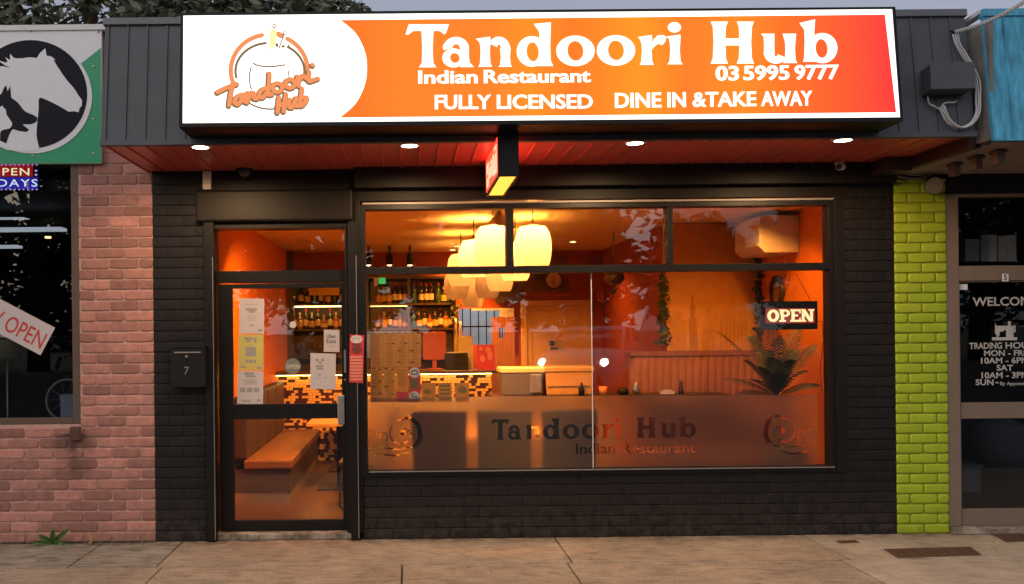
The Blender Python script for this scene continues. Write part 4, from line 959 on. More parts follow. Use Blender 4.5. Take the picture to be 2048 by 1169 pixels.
# LED days sign
LY = .10
t = thing('led_days_sign', 'red and blue dotted LED sign reading OPEN 7 DAYS', 'sign', P(10, 382, LY))
MB().pbox(-82, 328, 79, 381.5, LY, LY+.02).build('board', M['black_plastic'], t)
lf = wall(LY)
sheet(lf, px_ops(lf, [(rect(-72,331,66,354),1)]), .001).build('red_field', emis('red led field', (.75,.01,.03), .55), t)
sheet(lf, px_ops(lf, [(rect(-78,355,76,379),1)]), .001).build('blue_field', emis('blue led field', (.05,.03,.85), .5), t)
m = text_on(lf, 'OPEN', (-22,351.5), (59,351.5), 15, .003, .008, space=1.15); m.build('upper_lettering', emis('pale yellow leds', (1,.85,.45), 1.5), t)
text_on(lf, '7 DAYS', (-34,374), (75,374), 15, .003, .004, space=1.2).build('lower_lettering', emis('white leds', (.85,.95,1), 1.3), t)
m = MB()
for k in range(18):
    for yy in (330.5, 379.5): c = P(-76+k*8.8, yy, LY-.002); m.box(c.x-.006, c.x+.006, LY-.004, LY-.001, c.z-.005, c.z+.005)
for yy in (342,350): c = P(72,yy,LY-.002); m.box(c.x-.010, c.x+.010, LY-.004, LY-.001, c.z-.007, c.z+.007)
m.build('led_dot', emis('violet leds', (.65,.45,1), 1.2), t)
# tilted paper OPEN sign
TY = .022
t = printed('tilted_open_sign', 'tilted white card with red OPEN lettering in left window', 'sign', [(-108,612),(81,711),(110,656),(-79,557)], TY, M['paper'],
  [('lettering', M['red_print'], lambda f_, h: text_on(f_, 'NOW OPEN', (-82,614), (80,699), 34, h, .004))])

# =================================================================== RIGHT SHOP
RX0 = XR+.003; RX1 = P(1894, 700, 0).x
rshop = thing('sewing_shop', 'shop with lime brick pier and beige glazed front at the photo edge', 'building', (6, 0, 0))
m = MB(); bricks(m, RX0, RX1, .005, P(1830,358,0).z, 0, rad=.017, dep=.012, jit=.0012, L=.24, H=.0872, phase=0)
m.box(RX0+.001, RX1-.002, 0, .22, 0, P(1830,358,0).z, 1); m.build('lime_brick_pier', [M['lime_paint'], M['lime_joint']], rshop, fixn=False)
m = MB().box(RX0, 9, .02, .24, P(1830,357,0).z, 3.3); m.box(RX1, 9, -.02, .02, P(1950,388,0).z, P(1950,334,0).z); m.build('header_panel', M['black_panel'], rshop)
RY = .04
m = MB(); rzx = lambda px, py=700: P(px, py, RY).x
rz_ = lambda py, px=1980: P(px, py, RY).z
m.box(RX1, rzx(1914), RY-.04, RY+.06, .06, rz_(388)); m.box(rzx(1914), 8.2, RY-.035, RY+.055, rz_(562), rz_(532)); m.box(rzx(1905,450)-.03, 8.2, RY-.038, RY+.058, rz_(395), rz_(387)-.001)
m.box(8.2, 8.3, RY-.04, RY+.06, .06, rz_(388))
rf_ = m.build('shop_frame', M['beige_alu'], rshop, bevel=.004)
MB().box(rzx(1914), 8.2, RY+.02, RY+.026, rz_(532), rz_(395)).build('transom_pane', M['glass_dark'], rf_)
m = MB(); x1_ = rzx(1914)+1.02
m.box(rzx(1914)+.003, rzx(1918)+.0, RY-.02, RY+.03, .06, rz_(563)); m.box(x1_-.05, x1_, RY-.02, RY+.03, .06, rz_(563)); m.box(rzx(1918), x1_-.05, RY-.02, RY+.03, rz_(837), rz_(805)); m.box(rzx(1918), x1_-.05, RY-.02, RY+.03, .06, rz_(1017)); m.box(rzx(1918), x1_-.05, RY-.02, RY+.03, rz_(565), rz_(563))
rd_ = m.build('shop_door', M['beige_alu'], rshop, bevel=.003)
MB().box(rzx(1918), x1_-.05, RY, RY+.006, rz_(805), rz_(565)).build('door_pane', M['glass_dark'], rd_)
MB().box(rzx(1918), x1_-.05, RY, RY+.006, rz_(1017), rz_(837)).build('door_pane', M['glass_dark'], rd_)
MB().box(x1_, 8.2, RY, RY+.006, .4, rz_(563)).build('window_pane', M['glass_dark'], rf_)
m = MB().box(x1_, 8.2, RY-.03, RY+.05, .06, .4); m.build('bottom_panel', M['beige_alu'], rf_)
MB().box(RX1, 8.3, -.06, .3, 0, .058).build('threshold', M['concrete_new'], rshop, bevel=.01)
df_ = wall(RY-.001)
for body, bl_, br_, ht, bo in (('WELCOME',(1945,613),(2074,611.5),18,.022),('TRADING',(1938.5,699),(2004,698),13,.024),('HOURS',(2011,698),(2079,697),13,.024),('MON - FRI',(1968,713),(2050,712),12,.024),('10AM - 6PM',(1962,728),(2056,727),12.5,.024),
      ('SAT',(1993,742),(2026,742),12,.024),('10AM - 3PM',(1963,757.5),(2056,756.5),12.5,.024),('SUN',(1951,771),(1987,771),12,.024),('-',(1990.5,767),(1997,767),2.4,.0),('By Appointment',(2000,773),(2072,773),9,.012)):
    text_on(df_, body, bl_, br_, ht, .001, bo).build('door_lettering', M['grey_vinyl'], rd_)
sm_ = [(rect(1984,675,2034,681),1),(rect(2012,655,2027,676),1),(rect(1993,652,2027,661),1),([(1993,652),(1990,646),(1990,668),(1994,672),(1999,672),(1999,660)],1),(ell(2002,660,6,4),1),(rect(2016,643,2021,653),1),(rect(2028,651,2031,665),1),(rect(1993,672,1997,676),1)]
sheet(df_, px_ops(df_, sm_), .001).build('sewing_machine_emblem', M['grey_vinyl'], rd_)
nf = wall(RY-.04)
m = sheet(nf, px_ops(nf, [(rect(2004,548,2017,563),1)]), .001); npl = m.build('number_plate', M['white_sign'], rf_)
text_on(nf, '5', (2007,561), (2014,561), 11, .003, .02).build('house_number', M['print_black'], npl)
sheet(df_, px_ops(df_, [(rect(1913,569,1935,580),1)]), .001).build('sticker', M['white_sign'], rd_)
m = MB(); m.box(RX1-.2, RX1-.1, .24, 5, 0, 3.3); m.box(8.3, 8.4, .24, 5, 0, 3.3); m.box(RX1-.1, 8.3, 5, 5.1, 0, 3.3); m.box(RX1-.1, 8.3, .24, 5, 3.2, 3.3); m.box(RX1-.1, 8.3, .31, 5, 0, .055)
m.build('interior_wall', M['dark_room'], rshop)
# things behind the neighbour's glass; the pale blocks stand in for reflections
for i, (x0, x1, y0, d_) in enumerate(((1931,1958,478,.35),(1962,1994,470,.34),(1996,2015,472,.36),(2017,2033,470,.35))):
    m = MB(); bl_ = P(x0, 528, d_); tr2 = P(x1, y0, d_)
    m.box(bl_.x, tr2.x, d_, d_+.10, bl_.z+.02, tr2.z); m.box(bl_.x+.01, tr2.x-.01, d_+.1, d_+.12, bl_.z+.02, tr2.z-.02)
    single(m, 'reflection_block', mat('grey white reflection block', (.42,.41,.41), .7), ('short wide pale block mimicking a reflection behind lime pier in transom','tall pale block mimicking a reflection, second from the lime pier in transom','narrow pale block mimicking a reflection between two others in the transom','slim pale block mimicking a reflection nearest the photo edge in transom')[i], 'box', 'pale blocks mimicking reflections behind the transom glass', bevel=.004)
m = MB().box(RX1+.02, 8.2, .28, .55, rz_(531)-.03, rz_(531)); single(m, 'ledge', M['dark_wood'], 'dark ledge behind the transom glass of the right shop', 'shelf')
m = MB().pbox(1925, 935, 1962, 985, .9, 1.2); m.pbox(1920, 930, 1966, 937, .88, 1.22); single(m, 'low_box', mat('dim grey box', (.14,.14,.15), .7), 'dim grey box on floor behind lower door glass', 'box')
m = MB(); g = P(2000, 945, 1.3); m.lathe([(0,0),(.2,.0),(.27,.2),(.25,.42),(.12,.5),(0,.52)], (g.x,1.3,.35), 16)
single(m, 'laundry_bag', mat('dim cloth bag', (.10,.10,.11), .9), 'dim rounded cloth bag behind the lower door glass', 'bag')

# right awning with blue cladding
BF = Frame((0, -1.30, 3.15), (1, 0, 0), (0, .11, .96))
baw = thing('blue_awning', 'blue streaky painted awning over the neighbouring shop', 'awning', (6.3, -.7, 3.12))
m = MB(); B0, B1, BH = 4.262, 9.0, .985
m.hexa([BF.w(B0,0,0), BF.w(B1,0,0), BF.w(B1,0,-.03), BF.w(B0,0,-.03), BF.w(B0,BH,0), BF.w(B1,BH,0), BF.w(B1,BH,-.03), BF.w(B0,BH,-.03)])
x = B0+.14
while x < B1: m.hexa([BF.w(x,.01,.0005), BF.w(x+.012,.01,.0005), BF.w(x+.012,.01,.008), BF.w(x,.01,.008), BF.w(x,BH-.01,.0005), BF.w(x+.012,BH-.01,.0005), BF.w(x+.012,BH-.01,.008), BF.w(x,BH-.01,.008)]); x += .155
m.hexa([BF.w(B0-.004,-.012,.012), BF.w(B1,-.012,.012), BF.w(B1,-.012,-.01), BF.w(B0-.004,-.012,-.01), BF.w(B0-.004,.008,.012), BF.w(B1,.008,.012), BF.w(B1,.008,-.01), BF.w(B0-.004,.008,-.01)])
m.hexa([BF.w(B0-.004,BH-.05,.014), BF.w(B1,BH-.05,.014), BF.w(B1,BH-.05,-.05), BF.w(B0-.004,BH-.05,-.05), BF.w(B0-.004,BH+.004,.014), BF.w(B1,BH+.004,.014), BF.w(B1,BH+.004,-.05), BF.w(B0-.004,BH+.004,-.05)])
m.build('blue_cladding', M['blue_steel'], baw)
m = MB().box(B0+.002, B0+.03, -1.26, .02, 3.16, 3.16+BH-.1); m.build('side_board', M['fascia_grey'], baw)
m = MB().add([BF.w(B0-.012,BH-.02,-.02), BF.w(B0+.05,BH-.02,-.02), Vector((B0+.05,.2,4.02)), Vector((B0-.012,.2,4.02))]+[v+Vector((0,0,.03)) for v in (BF.w(B0-.012,BH-.02,-.02), BF.w(B0+.05,BH-.02,-.02), Vector((B0+.05,.2,4.02)), Vector((B0-.012,.2,4.02)))], [(0,3,2,1),(4,5,6,7),(0,1,5,4),(1,2,6,5),(2,3,7,6),(3,0,4,7)])
m.build('barge_flashing', M['white_plastic'], baw)
m = MB(); y = -1.28
while y < -.02:
    m.add([(B0,y,3.135),(B1,y,3.135),(B1,y+.05,3.12),(B0,y+.05,3.12),(B1,y+.10,3.135),(B0,y+.10,3.135)], [(0,1,2,3),(3,2,4,5)]); y += .10
m.build('soffit', M['soffit_beige'], baw, fixn=False)
m = MB(); m.box(B0+.03, B1, -1.24, .015, 3.1505, 3.16); m.box(B0+.03, B1, -1.15, .3, 3.3, 3.95); m.build('awning_body', M['fascia_grey'], baw)
for px_, py_ in ((1909,329),(1952,315),(1996,304)):
    g = G(px_, py_, 3.115); MB().box(g.x-.025, g.x+.025, g.y-.04, g.y+.04, 3.02, 3.119).box(g.x-.04, g.x+.04, g.y-.05, g.y+.05, 3.100, 3.1189) .build('bracket', M['brown_alu'], baw)
MB().box(XR-.03, B0-.004, -1.10, .0, 3.12, 3.21).box(XR-.25, XR-.03, -.35, -.005, 3.10, 3.20).build('timber_trim', M['dark_wood'], awn)
# conduit and floodlight on top of the lime pier
m = MB()
for k in range(2):
    m.tube([P(1778,338+8*k,-.02), P(1800,346+8*k,-.03), P(1825,350+8*k,-.03), P(1850,351+5*k,-.03), P(1872,338+2*k,-.03)], .011, 8)
single(m, 'conduit', M['fascia_grey'], 'pair of grey conduits running along the top of lime pier', 'conduit')
c = P(1868, 372, -.10)
t = thing('floodlight', 'dusty round floodlight at the top corner of lime pier', 'light', (c.x, -.1, c.z-.1))
MB().lathe([(.03,.09),(.06,.05),(.075,-.02),(.07,-.03)], c, 18, 'Y').build('housing', M['fascia_grey'], t)
MB().lathe([(0,-.022),(.069,-.022)], c, 18, 'Y').build('glass_face', mat('dusty lamp glass', (.30,.26,.22), .2), t)
MB().tube([c+Vector((0,.08,0)), c+Vector((0,.10,.10))], .014, 8).build('bracket', M['black_plastic'], t)

# meter box and service cables on the cladding
AQ = lambda px, py, h: AF.w(*AF.loc(px, py), h)
t = thing('meter_box', 'dark electrical box on slate cladding beside the big sign', 'electrical box', AQ(1882, 205, .05))
a = [AF.loc(*p) for p in ((1842,194),(1926,192),(1925,141),(1840,143))]
m = MB(); hh = .13
m.hexa([AF.w(*a[0],hh), AF.w(*a[1],hh), AF.w(*a[1],.011), AF.w(*a[0],.011), AF.w(*a[3],hh), AF.w(*a[2],hh), AF.w(*a[2],.011), AF.w(*a[3],.011)])
m.build('box_body', M['slate_clad'], t, bevel=.005)
b_ = [(a[0][0]-.006, a[0][1]-.0), (a[1][0]+.006, a[1][1]), (a[2][0]+.006, a[2][1]+.005), (a[3][0]-.006, a[3][1]+.005)]
m = MB(); m.hexa([AF.w(*b_[0],hh+.012), AF.w(*b_[1],hh+.012), AF.w(*b_[1],hh+.001), AF.w(*b_[0],hh+.001), AF.w(*b_[3],hh+.012), AF.w(*b_[2],hh+.012), AF.w(*b_[2],hh+.001), AF.w(*b_[3],hh+.001)])
m.build('lid', M['slate_clad'], t, bevel=.003)
loop = [(1903,72),(1908,96),(1922,118),(1937,140),(1947,172),(1949,205),(1947,228),(1938,248),(1920,259),(1905,258),(1890,246),(1880,228),(1877,217)]
t = thing('service_cable', 'white twisted service cable with hanging loop on slate cladding', 'cable', AQ(1905, 260, .03))
m = MB()
for k in range(3):
    L3 = [(x_+(k-1)*random.uniform(.8,3.2), y_+(k-1)*random.uniform(-1.5,2.5)) for x_, y_ in loop]
    m.tube([AQ(x_, y_, .035+.012*k) for x_, y_ in spline(L3, 5)], .0065, 6)
m.build('cable_loop', M['cable_white'], t)
m = MB()
m.tube([AQ(x_, y_, .035) for x_, y_ in spline([(1880,226),(1862,216),(1854,212),(1851,205),(1850,196)],4)], .006, 6)
m.tube([AQ(x_, y_, .035) for x_, y_ in spline([(1877,219),(1883,211),(1892,209),(1902,209),(1907,206)],4)], .006, 6)
m.build('cable_tail', M['cable_white'], t)
A_ = AQ(1903,70,.04); B_ = P(2062,-4,-1.9)
m = MB()
for k in range(2):
    pts = []
    for i in range(90):
        f_ = i/89; c = A_.lerp(B_, f_); c.z -= .03*math.sin(math.pi*f_)
        g_ = f_*2*math.pi*11+k*math.pi; pts.append(c+Vector((0, math.cos(g_)*.009, math.sin(g_)*.009)))
    pts.append(B_.lerp(A_, -2.2)); m.tube(pts, .008, 6)
m.build('overhead_cable', M['cable_white'], t)
m = MB().tube([AQ(1903,72,0), AQ(1903,72,.05)], .012, 8); m.tube([AQ(1895,66,.03), AQ(1904,72,.05)], .008, 6); m.build('cable_hook', M['black_metal'], t)

# =================================================================== ON THE PAVEMENT
def cover(name, label, quad):
    q = [G(*p) for p in quad]; c = sum(q, Vector())/4
    t = thing(name, label, 'pit cover', (c.x, c.y, 0))
    m = MB(); up = Vector((0,0,.004)); ins = [c+(v-c)*.94 for v in q]
    m.add([v+up for v in ins]+[v for v in ins], [(0,1,2,3),(0,4,5,1),(1,5,6,2),(2,6,7,3),(3,7,4,0)])
    lid = m.build('lid', M['grate'], t)
    m = MB(); up2 = Vector((0,0,.005))
    for i in range(4):
        j = (i+1) % 4; m.add([q[i]+up2, q[j]+up2, ins[j]+up2, ins[i]+up2, q[i], q[j], ins[j], ins[i]], [(0,1,2,3),(0,4,5,1),(3,2,6,7)])
    m.build('rim', M['concrete_new'], t)
    m = MB()
    for k in range(1, 6):
        a, b = ins[0].lerp(ins[1], k/6), ins[3].lerp(ins[2], k/6); m.bar(a+Vector((0,0,.0055)), b+Vector((0,0,.0055)), .008, .003)
    m.build('ribs', M['grate'], t)
cover('pit_cover', 'long rusty pit cover in paving before the lime pier', [(1791,1119),(1973,1113),(1945,1094),(1758,1099)])
cover('pit_cover', 'rusty pit cover partly out of frame by beige door', [(2010,1087),(2120,1083),(2085,1066),(1977,1069)])
cover('pit_cover', 'small rusty valve cover in paving by black brick', [(1680,1089),(1722,1087),(1712,1081),(1668,1083)])
g = G(107, 1089)
t = thing('weed', 'green broad leaved weed at foot of red brick wall', 'plant', (g.x, -.03, 0))
m = MB()
def blade(m, base, tip, wd, bend=.02):
    base, tip = Vector(base), Vector(tip); n = 6; vs, fs = [], []
    ax = (tip-base); sd_ = ax.cross(Vector((0,1,0))).normalized()
    for i in range(n+1):
        f_ = i/n; p = base+ax*f_+Vector((0,-bend*math.sin(math.pi*f_),0)); w_ = wd*math.sin(math.pi*min(.98, .12+.86*f_))
        vs += [p-sd_*w_, p+Vector((0,.012*math.sin(math.pi*f_),0)), p+sd_*w_]
    for i in range(n):
        for k in range(2): fs.append((i*3+k, i*3+k+1, (i+1)*3+k+1, (i+1)*3+k))
    m.add(vs, fs, 0, True)
for px_, py_, wd in ((76,1070,.028),(107,1057,.026),(140,1057,.024),(92,1088,.02),(128,1086,.024),(60,1084,.018),(150,1088,.014),(112,1094,.02)):
    blade(m, (g.x, -.05, .012), P(px_, py_, -.09), wd)
m.build('leaves', mat('weed green', (.06,.12,.025), .5, var=.2), t, fixn=False)
m = MB().tube([P(x_, y_, -.09) for x_, y_ in spline([(178,1087),(183,1084),(182,1076),(178,1071),(176,1068)],4)], .007, 8)
single(m, 'hose_stub', M['cardboard'], 'short pale bent pipe stub beside weed on concrete strip', 'pipe')
m = MB(); rr = random.Random(3)
for k in range(700):
    x = rr.uniform(-3.6, XL); y = -abs(rr.gauss(0,.012))-.012; h_ = rr.uniform(.006,.02)
    m.add([(x-.004,y,0),(x+.004,y,0),(x+rr.uniform(-.008,.008),y-rr.uniform(0,.012),h_)], [(0,1,2)])
tag(m.build('moss', mat('moss green', (.07,.085,.02), .9), fixn=False), 'thin green moss along the foot of red brick wall', 'moss', kind='stuff')
m = MB()
for k in range(160):
    x = rr.uniform(-3.6, 6); y = rr.uniform(-1.6, -.02) if k % 2 else -abs(rr.gauss(0,.05))-.02; r_ = rr.uniform(.003,.012); a_ = rr.uniform(0,6.28); 
    m.add([(x+r_*math.cos(a_+j*1.57)*(1 if j % 2 else .5), y+r_*math.sin(a_+j*1.57)*.7, .004+(.003 if j == 1 else 0)) for j in range(4)], [(0,1,2,3)])
tag(m.build('litter', mat('dry leaf litter', (.13,.085,.05), .9, island=.6), fixn=False), 'dry leaf crumbs and grit scattered over the paving', 'litter', kind='stuff')

# =================================================================== RESTAURANT INTERIOR
# pendant lamps: two rows running to the back
def make_pendant():
    t = thing('pendant_lamp', 'woven barrel pendant lamp', 'pendant lamp', (0,0,0), 'woven pendant lamps over the tables')
    prof = [(.075,.20),(.115,.195),(.150,.14),(.168,.05),(.170,-.03),(.160,-.11),(.140,-.17),(.118,-.205)]
    pr = []
    for i in range(len(prof)-1):
        for k in range(5):
            f_ = k/5; pr.append((prof[i][0]+(prof[i+1][0]-prof[i][0])*f_+(.0025 if k % 2 else 0), prof[i][1]+(prof[i+1][1]-prof[i][1])*f_))
    pr.append(prof[-1])
    MB().lathe(pr, (0,0,0), 28).build('lamp_shade', M['shade'], t, fixn=False)
    MB().lathe([(.012,.26),(.02,.235),(.040,.215),(.042,.208),(.0,.209)], (0,0,0), 16).build('cap', M['leather'], t)
    MB().tube([(0,0,0),(0,0,.29)], .005, 6).build('cord', M['black_plastic'], t)
    MB().lathe([(0,.17),(.02,.165),(.03,.14),(.03,.11),(.02,.075),(0,.07)], (0,0,0), 12).build('bulb', emis('warm bulb', (1,.55,.16), 6), t)
    ld = bpy.data.lights.new('pendant', 'POINT'); ld.energy = PEND; ld.color = (1, .37, .075); ld.shadow_soft_size = .05
    lo = bpy.data.objects.new('lamp_light', ld); COL.objects.link(lo); lo.parent = t; lo.location = (0,0,.125)
    return t
PEND = 330.0
proto = make_pendant(); n_ = 0
LAMPS = ((985,496,.55,'front left woven pendant, nearest the window left of the mullion'),(1066,496,.55,'front right woven pendant, nearest the window right of the mullion'),
         (948,518,2.0,'second woven pendant of the left row, above the transom bar'),(1031,524,1.9,'second woven pendant of the right row, beside the mullion'),
         (922,541,3.4,'third woven pendant of the left row, cut by the transom bar'),(1000,549,3.1,'third woven pendant of the right row, cut by the transom bar'),
         (913,569,4.6,'farthest small pendant of the left row, beside the bottle shelves'),(975,566,4.3,'small orange pendant second lowest below the transom bar'),(946,586,5.0,'lowest and farthest pendant hanging below the transom bar'))
for px_, py_, y_, lab in LAMPS:
    c = P(px_, py_, y_)
    if n_ == 0: t = proto; proto.location = c; proto['label'] = lab
    else: t = copy_tree(proto, c, lab)
    cord = [o for o in t.children if o.name.startswith('cord')][0]
    if y_ > 2.5:
        lm = [o for o in t.children if o.type == 'LIGHT'][0]; lm.data = lm.data.copy(); lm.data.energy = PEND*(.36 if y_ < 3.9 else .11)
    cord.location.z = 0.21; cord.scale.z = (IZ1-c.z-.21)/.29
    n_ += 1
# slatted raft above the lamps
t = thing('slatted_raft', 'timber slatted ceiling raft running back between the lamp rows', 'ceiling panel', (.98, 2.6, 2.78))
m = MB(); y = .75
while y < 5.6: m.box(.935, 1.02, y, y+.035, 2.80, IZ1-.001); y += .125
m.build('slats', M['leather'], t); MB().box(.93, 1.025, .7, 5.65, 2.77, 2.798).build('rail', M['leather'], t)
def ceiling_lamp(x, y, e, lab, tilt=0, size=130):
    t = thing('ceiling_downlight', lab, 'downlight', (x, y, IZ1-.01), 'small ceiling downlights inside')
    MB().lathe([(.055,0),(.06,-.008),(.045,-.010)], (x,y,IZ1-.001), 18).build('trim_ring', M['white_plastic'], t)
    MB().lathe([(0,-.007),(.045,-.007)], (x,y,IZ1-.001), 18).build('lens', M['lens_in'], t, fixn=False)
    ld = bpy.data.lights.new('downlight', 'SPOT'); ld.energy = e; ld.color = (1,.32,.04); ld.spot_size = R(size); ld.spot_blend = .8; ld.shadow_soft_size = .05
    lo = bpy.data.objects.new('lamp_light', ld); COL.objects.link(lo); lo.parent = t; lo.location = (0,0,-.015); lo.rotation_euler = (R(tilt),0,0)
M['lens_in'] = emis('warm lit lens', (1,.74,.36), 8)
ceiling_lamp(P(913,498,5.15).x, 5.05, 420, 'nearer of two small ceiling downlights left of the pendants')
ceiling_lamp(P(906,508,5.6).x, 5.62, 280, 'farther of two small ceiling downlights left of the pendants')
ceiling_lamp(-.95, .80, 600, 'added unseen ceiling downlight just inside the shop door', 34, 120)  # this and the following downlights are added to brighten the room
ceiling_lamp(3.5, 1.0, 110, 'added unseen ceiling downlight over the palm in the window corner', 20, 120)
ceiling_lamp(2.3, 4.6, 130, 'added ceiling downlight near the cream inner door')
ceiling_lamp(.15, .85, 980, 'added unseen ceiling downlight near the window between door and pendants', 34, 105)
ceiling_lamp(2.1, .85, 170, 'added unseen ceiling downlight near the window beyond the pendants', 34, 105)
# track spots above the bar
for i, px_ in enumerate((737,779,820)):
    c = P(px_, 531, 4.9)
    t = thing('track_spot', ('leftmost','middle','rightmost')[i]+' of three dark track spots with lit lens above the bar', 'spotlight', (c.x, 4.9, c.z), 'track spots above the bar')
    MB().box(c.x-.02, c.x+.02, 4.9, 4.96, c.z+.08, IZ1-.002).build('drop_rod', M['dark_wood'], t)
    MB().lathe([(.045,0),(.05,.02),(.045,.14),(.02,.17),(0,.17)], c, 14).build('housing', M['black_plastic'], t)
    MB().lathe([(0,-.012),(.03,-.004),(.04,.004)], c, 14).build('lens', M['lens_in'], t, fixn=False)
# bar counter
BY = 4.5
bx0, bx1 = IX0+.002, P(983,760,BY).x; bzt = P(900,741,BY).z
t = thing('bar_counter', 'bar counter with gold and brown mosaic front and dark top', 'bar counter', ((bx0+bx1)/2, BY+.3, IZ0))
def mosaic():
    m, tr_, b, N, L = nodes('gold and brown mosaic')
    tc = N('ShaderNodeTexCoord'); mp = N('ShaderNodeMapping'); mp.inputs['Rotation'].default_value = (R(90),0,0); L(tc.outputs['Object'], mp.inputs[0])
    bk_ = N('ShaderNodeTexBrick'); L(mp.outputs[0], bk_.inputs['Vector']); bk_.inputs['Color1'].default_value = (.80,.52,.17,1); bk_.inputs['Color2'].default_value = (.045,.012,.006,1); bk_.inputs['Mortar'].default_value = (.25,.12,.04,1)
    bk_.inputs['Scale'].default_value = 1; bk_.inputs['Brick Width'].default_value = .058; bk_.inputs['Row Height'].default_value = .037; bk_.inputs['Mortar Size'].default_value = .0022; bk_.inputs['Bias'].default_value = -.12
    bk_.offset = .37; bk_.offset_frequency = 2; bk_.squash = .8; bk_.squash_frequency = 3
    rp = N('ShaderNodeValToRGB'); rp.color_ramp.interpolation = 'CONSTANT'; L(bk_.outputs['Color'], rp.inputs[0])
    e = rp.color_ramp.elements; e[0].color = (.05,.014,.007,1); e[1].position = .30; e[1].color = (.80,.52,.17,1)
    L(rp.outputs[0], b.inputs['Base Color']); b.inputs['Roughness'].default_value = .3
    return m
MB().box(bx0, bx1, BY, BY+.10, IZ0, bzt-.04).build('mosaic_front', mosaic(), t)
MB().box(bx1-.10, bx1-.001, BY+.101, BY+.6, IZ0, bzt-.04).build('end_panel', M['wood'], t)
MB().box(bx0, bx1+.07, BY-.16, BY+.6, bzt-.039, bzt).build('countertop', M['dark_wood'], t, bevel=.006)
MB().box(bx0, bx1, BY-.05, BY-.03, bzt-.052, bzt-.0395).build('led_strip', emis('warm led strip', (1,.60,.18), 16), t)
# back bar with shelves
SY0, SY1 = 5.66, 5.98
sx0, sx1 = IX0+.002, P(912,650,SY0).x
t = thing('back_bar', 'dark back bar with lit shelves of bottles behind the counter', 'shelf unit', ((sx0+sx1)/2, SY1, IZ0))
MB().box(sx0, sx1, SY1-.02, SY1+.015, IZ0, 2.62).build('back_panel', M['dark_wood'], t)
shz = {}
for nm, py_ in (('a',607),('b',657),('c',712)):
    z_ = P(830, py_, SY0).z; shz[nm] = z_
    MB().box(sx0, sx1, SY0, SY1-.021, z_-.025, z_).build('shelf', M['dark_wood'], t)
for x_ in (sx0+.02, P(735,650,SY0).x, P(818,650,SY0).x, sx1-.02): MB().box(x_-.018, x_+.018, SY0+.004, SY1-.022, IZ0, 2.60).build('upright', M['dark_wood'], t)
MB().box(IX0+.003, IX0+.10, SY0-.06, SY0+.0, IZ0, IZ1-.003).build('corner_post', M['dark_wood'], t)
MB().box(sx0, sx1, SY0-.01, SY1-.021, 2.601, 2.64).build('top_board', M['dark_wood'], t)
z_ = shz['a']-.026; MB().box(P(590,650,SY0).x, P(685,650,SY0).x, SY0+.01, SY0+.03, z_-.014, z_).build('led_strip', emis('shelf led', (1,.62,.20), 14), t)
z_ = shz['a']-.026; MB().box(P(740,650,SY0).x, P(815,650,SY0).x, SY0+.22, SY0+.24, z_-.014, z_).build('led_strip', emis('dim shelf led', (1,.55,.16), 4), t)
a = P(757, 568, SY0-.03); single(MB().pbox(757,556,771,568,SY0-.05,SY0-.012), 'exit_sign', emis('green exit sign', (.05,.55,.12), .8), 'small green glowing exit sign above the bottles', 'sign')
single(MB().pbox(748,556,755,572,SY0-.05,SY0-.012), 'wall_clock', M['white_paint'], 'small upright white plaque beside the green exit sign', 'plaque')
single(MB().pbox(618,574,679,591,SY0-.05,SY0-.03), 'yellow_banner', mat('yellow banner', (.60,.42,.05), .6), 'yellow printed banner above shelf behind the door glass', 'sign')
def bottle_proto(kind):
    o = {'wine': [(0,0),(.037,0),(.039,.01),(.039,.18),(.030,.215),(.014,.235),(.014,.31),(0,.312)], 'spirit': [(0,0),(.045,0),(.047,.01),(.047,.15),(.040,.175),(.015,.19),(.015,.25),(0,.252)],
         'squat': [(0,0),(.05,0),(.055,.03),(.052,.10),(.025,.15),(.016,.165),(.017,.21),(0,.212)]}[kind]
    lb = {'wine': (.0402,.055,.145), 'spirit': (.0482,.035,.125), 'squat': (.0562,.03,.085)}[kind]
    return o, lb
PROTO = {}
def bottle(kind, glassm, labm, x, y, z, label, group):
    key = (kind, glassm, labm)
    if key not in PROTO:
        o, lb = bottle_proto(kind)
        t = thing('bottle', label, 'bottle', (0,0,0), group)
        MB().lathe(o, (0,0,0), 12).build('body', M[glassm], t)
        if labm: MB().lathe([(lb[0],lb[1]),(lb[0],lb[2])], (0,0,0), 12).build('paper_label', M[labm], t, fixn=False)
        MB().lathe([(.0155,o[-1][1]-.05),(.0158,o[-1][1]+.002),(0,o[-1][1]+.003)], (0,0,0), 10).build('cap', M['red_print' if labm != 'gold_label' else 'gold_label'], t)
        PROTO[key] = t; t.location = (x,y,z)
    else: copy_tree(PROTO[key], (x,y,z), label)['group'] = group
def shelf_run(sh, px0, px1, n, kinds, where):
    for i in range(n):
        px_ = px0+(px1-px0)*(i+.5)/n; k, gm, lm, d_ = kinds[i % len(kinds)]
        x_ = P(px_, 650, SY0+.1).x
        bottle(k, gm, lm, x_, SY0+.09+random.uniform(0,.05), shz[sh]+.001, d_+' '+where, d_+'s '+where)
W1 = ('wine','bottle','label','dark wine bottle with cream label'); A1 = ('spirit','bottle_amber','gold_label','amber spirit bottle with gold label')
G1 = ('wine','bottle_green',None,'plain green bottle'); S1 = ('squat','bottle_amber','label','squat amber bottle with cream label'); B1_ = ('spirit','bottle','gold_label','dark spirit bottle with gold label')
shelf_run('a', 752, 784, 3, [A1,B1_,A1], 'at left end of top bar shelf')
shelf_run('a', 785, 816, 3, [W1], 'left of centre on top bar shelf')
shelf_run('a', 838, 868, 3, [W1], 'right of centre on top bar shelf')
shelf_run('a', 822, 836, 1, [G1], 'alone near the middle of top bar shelf')
shelf_run('a', 872, 905, 3, [G1,B1_,G1], 'at right end of top bar shelf')
shelf_run('b', 752, 816, 6, [S1,A1,W1,B1_,A1,S1], 'on left bay of middle bar shelf')
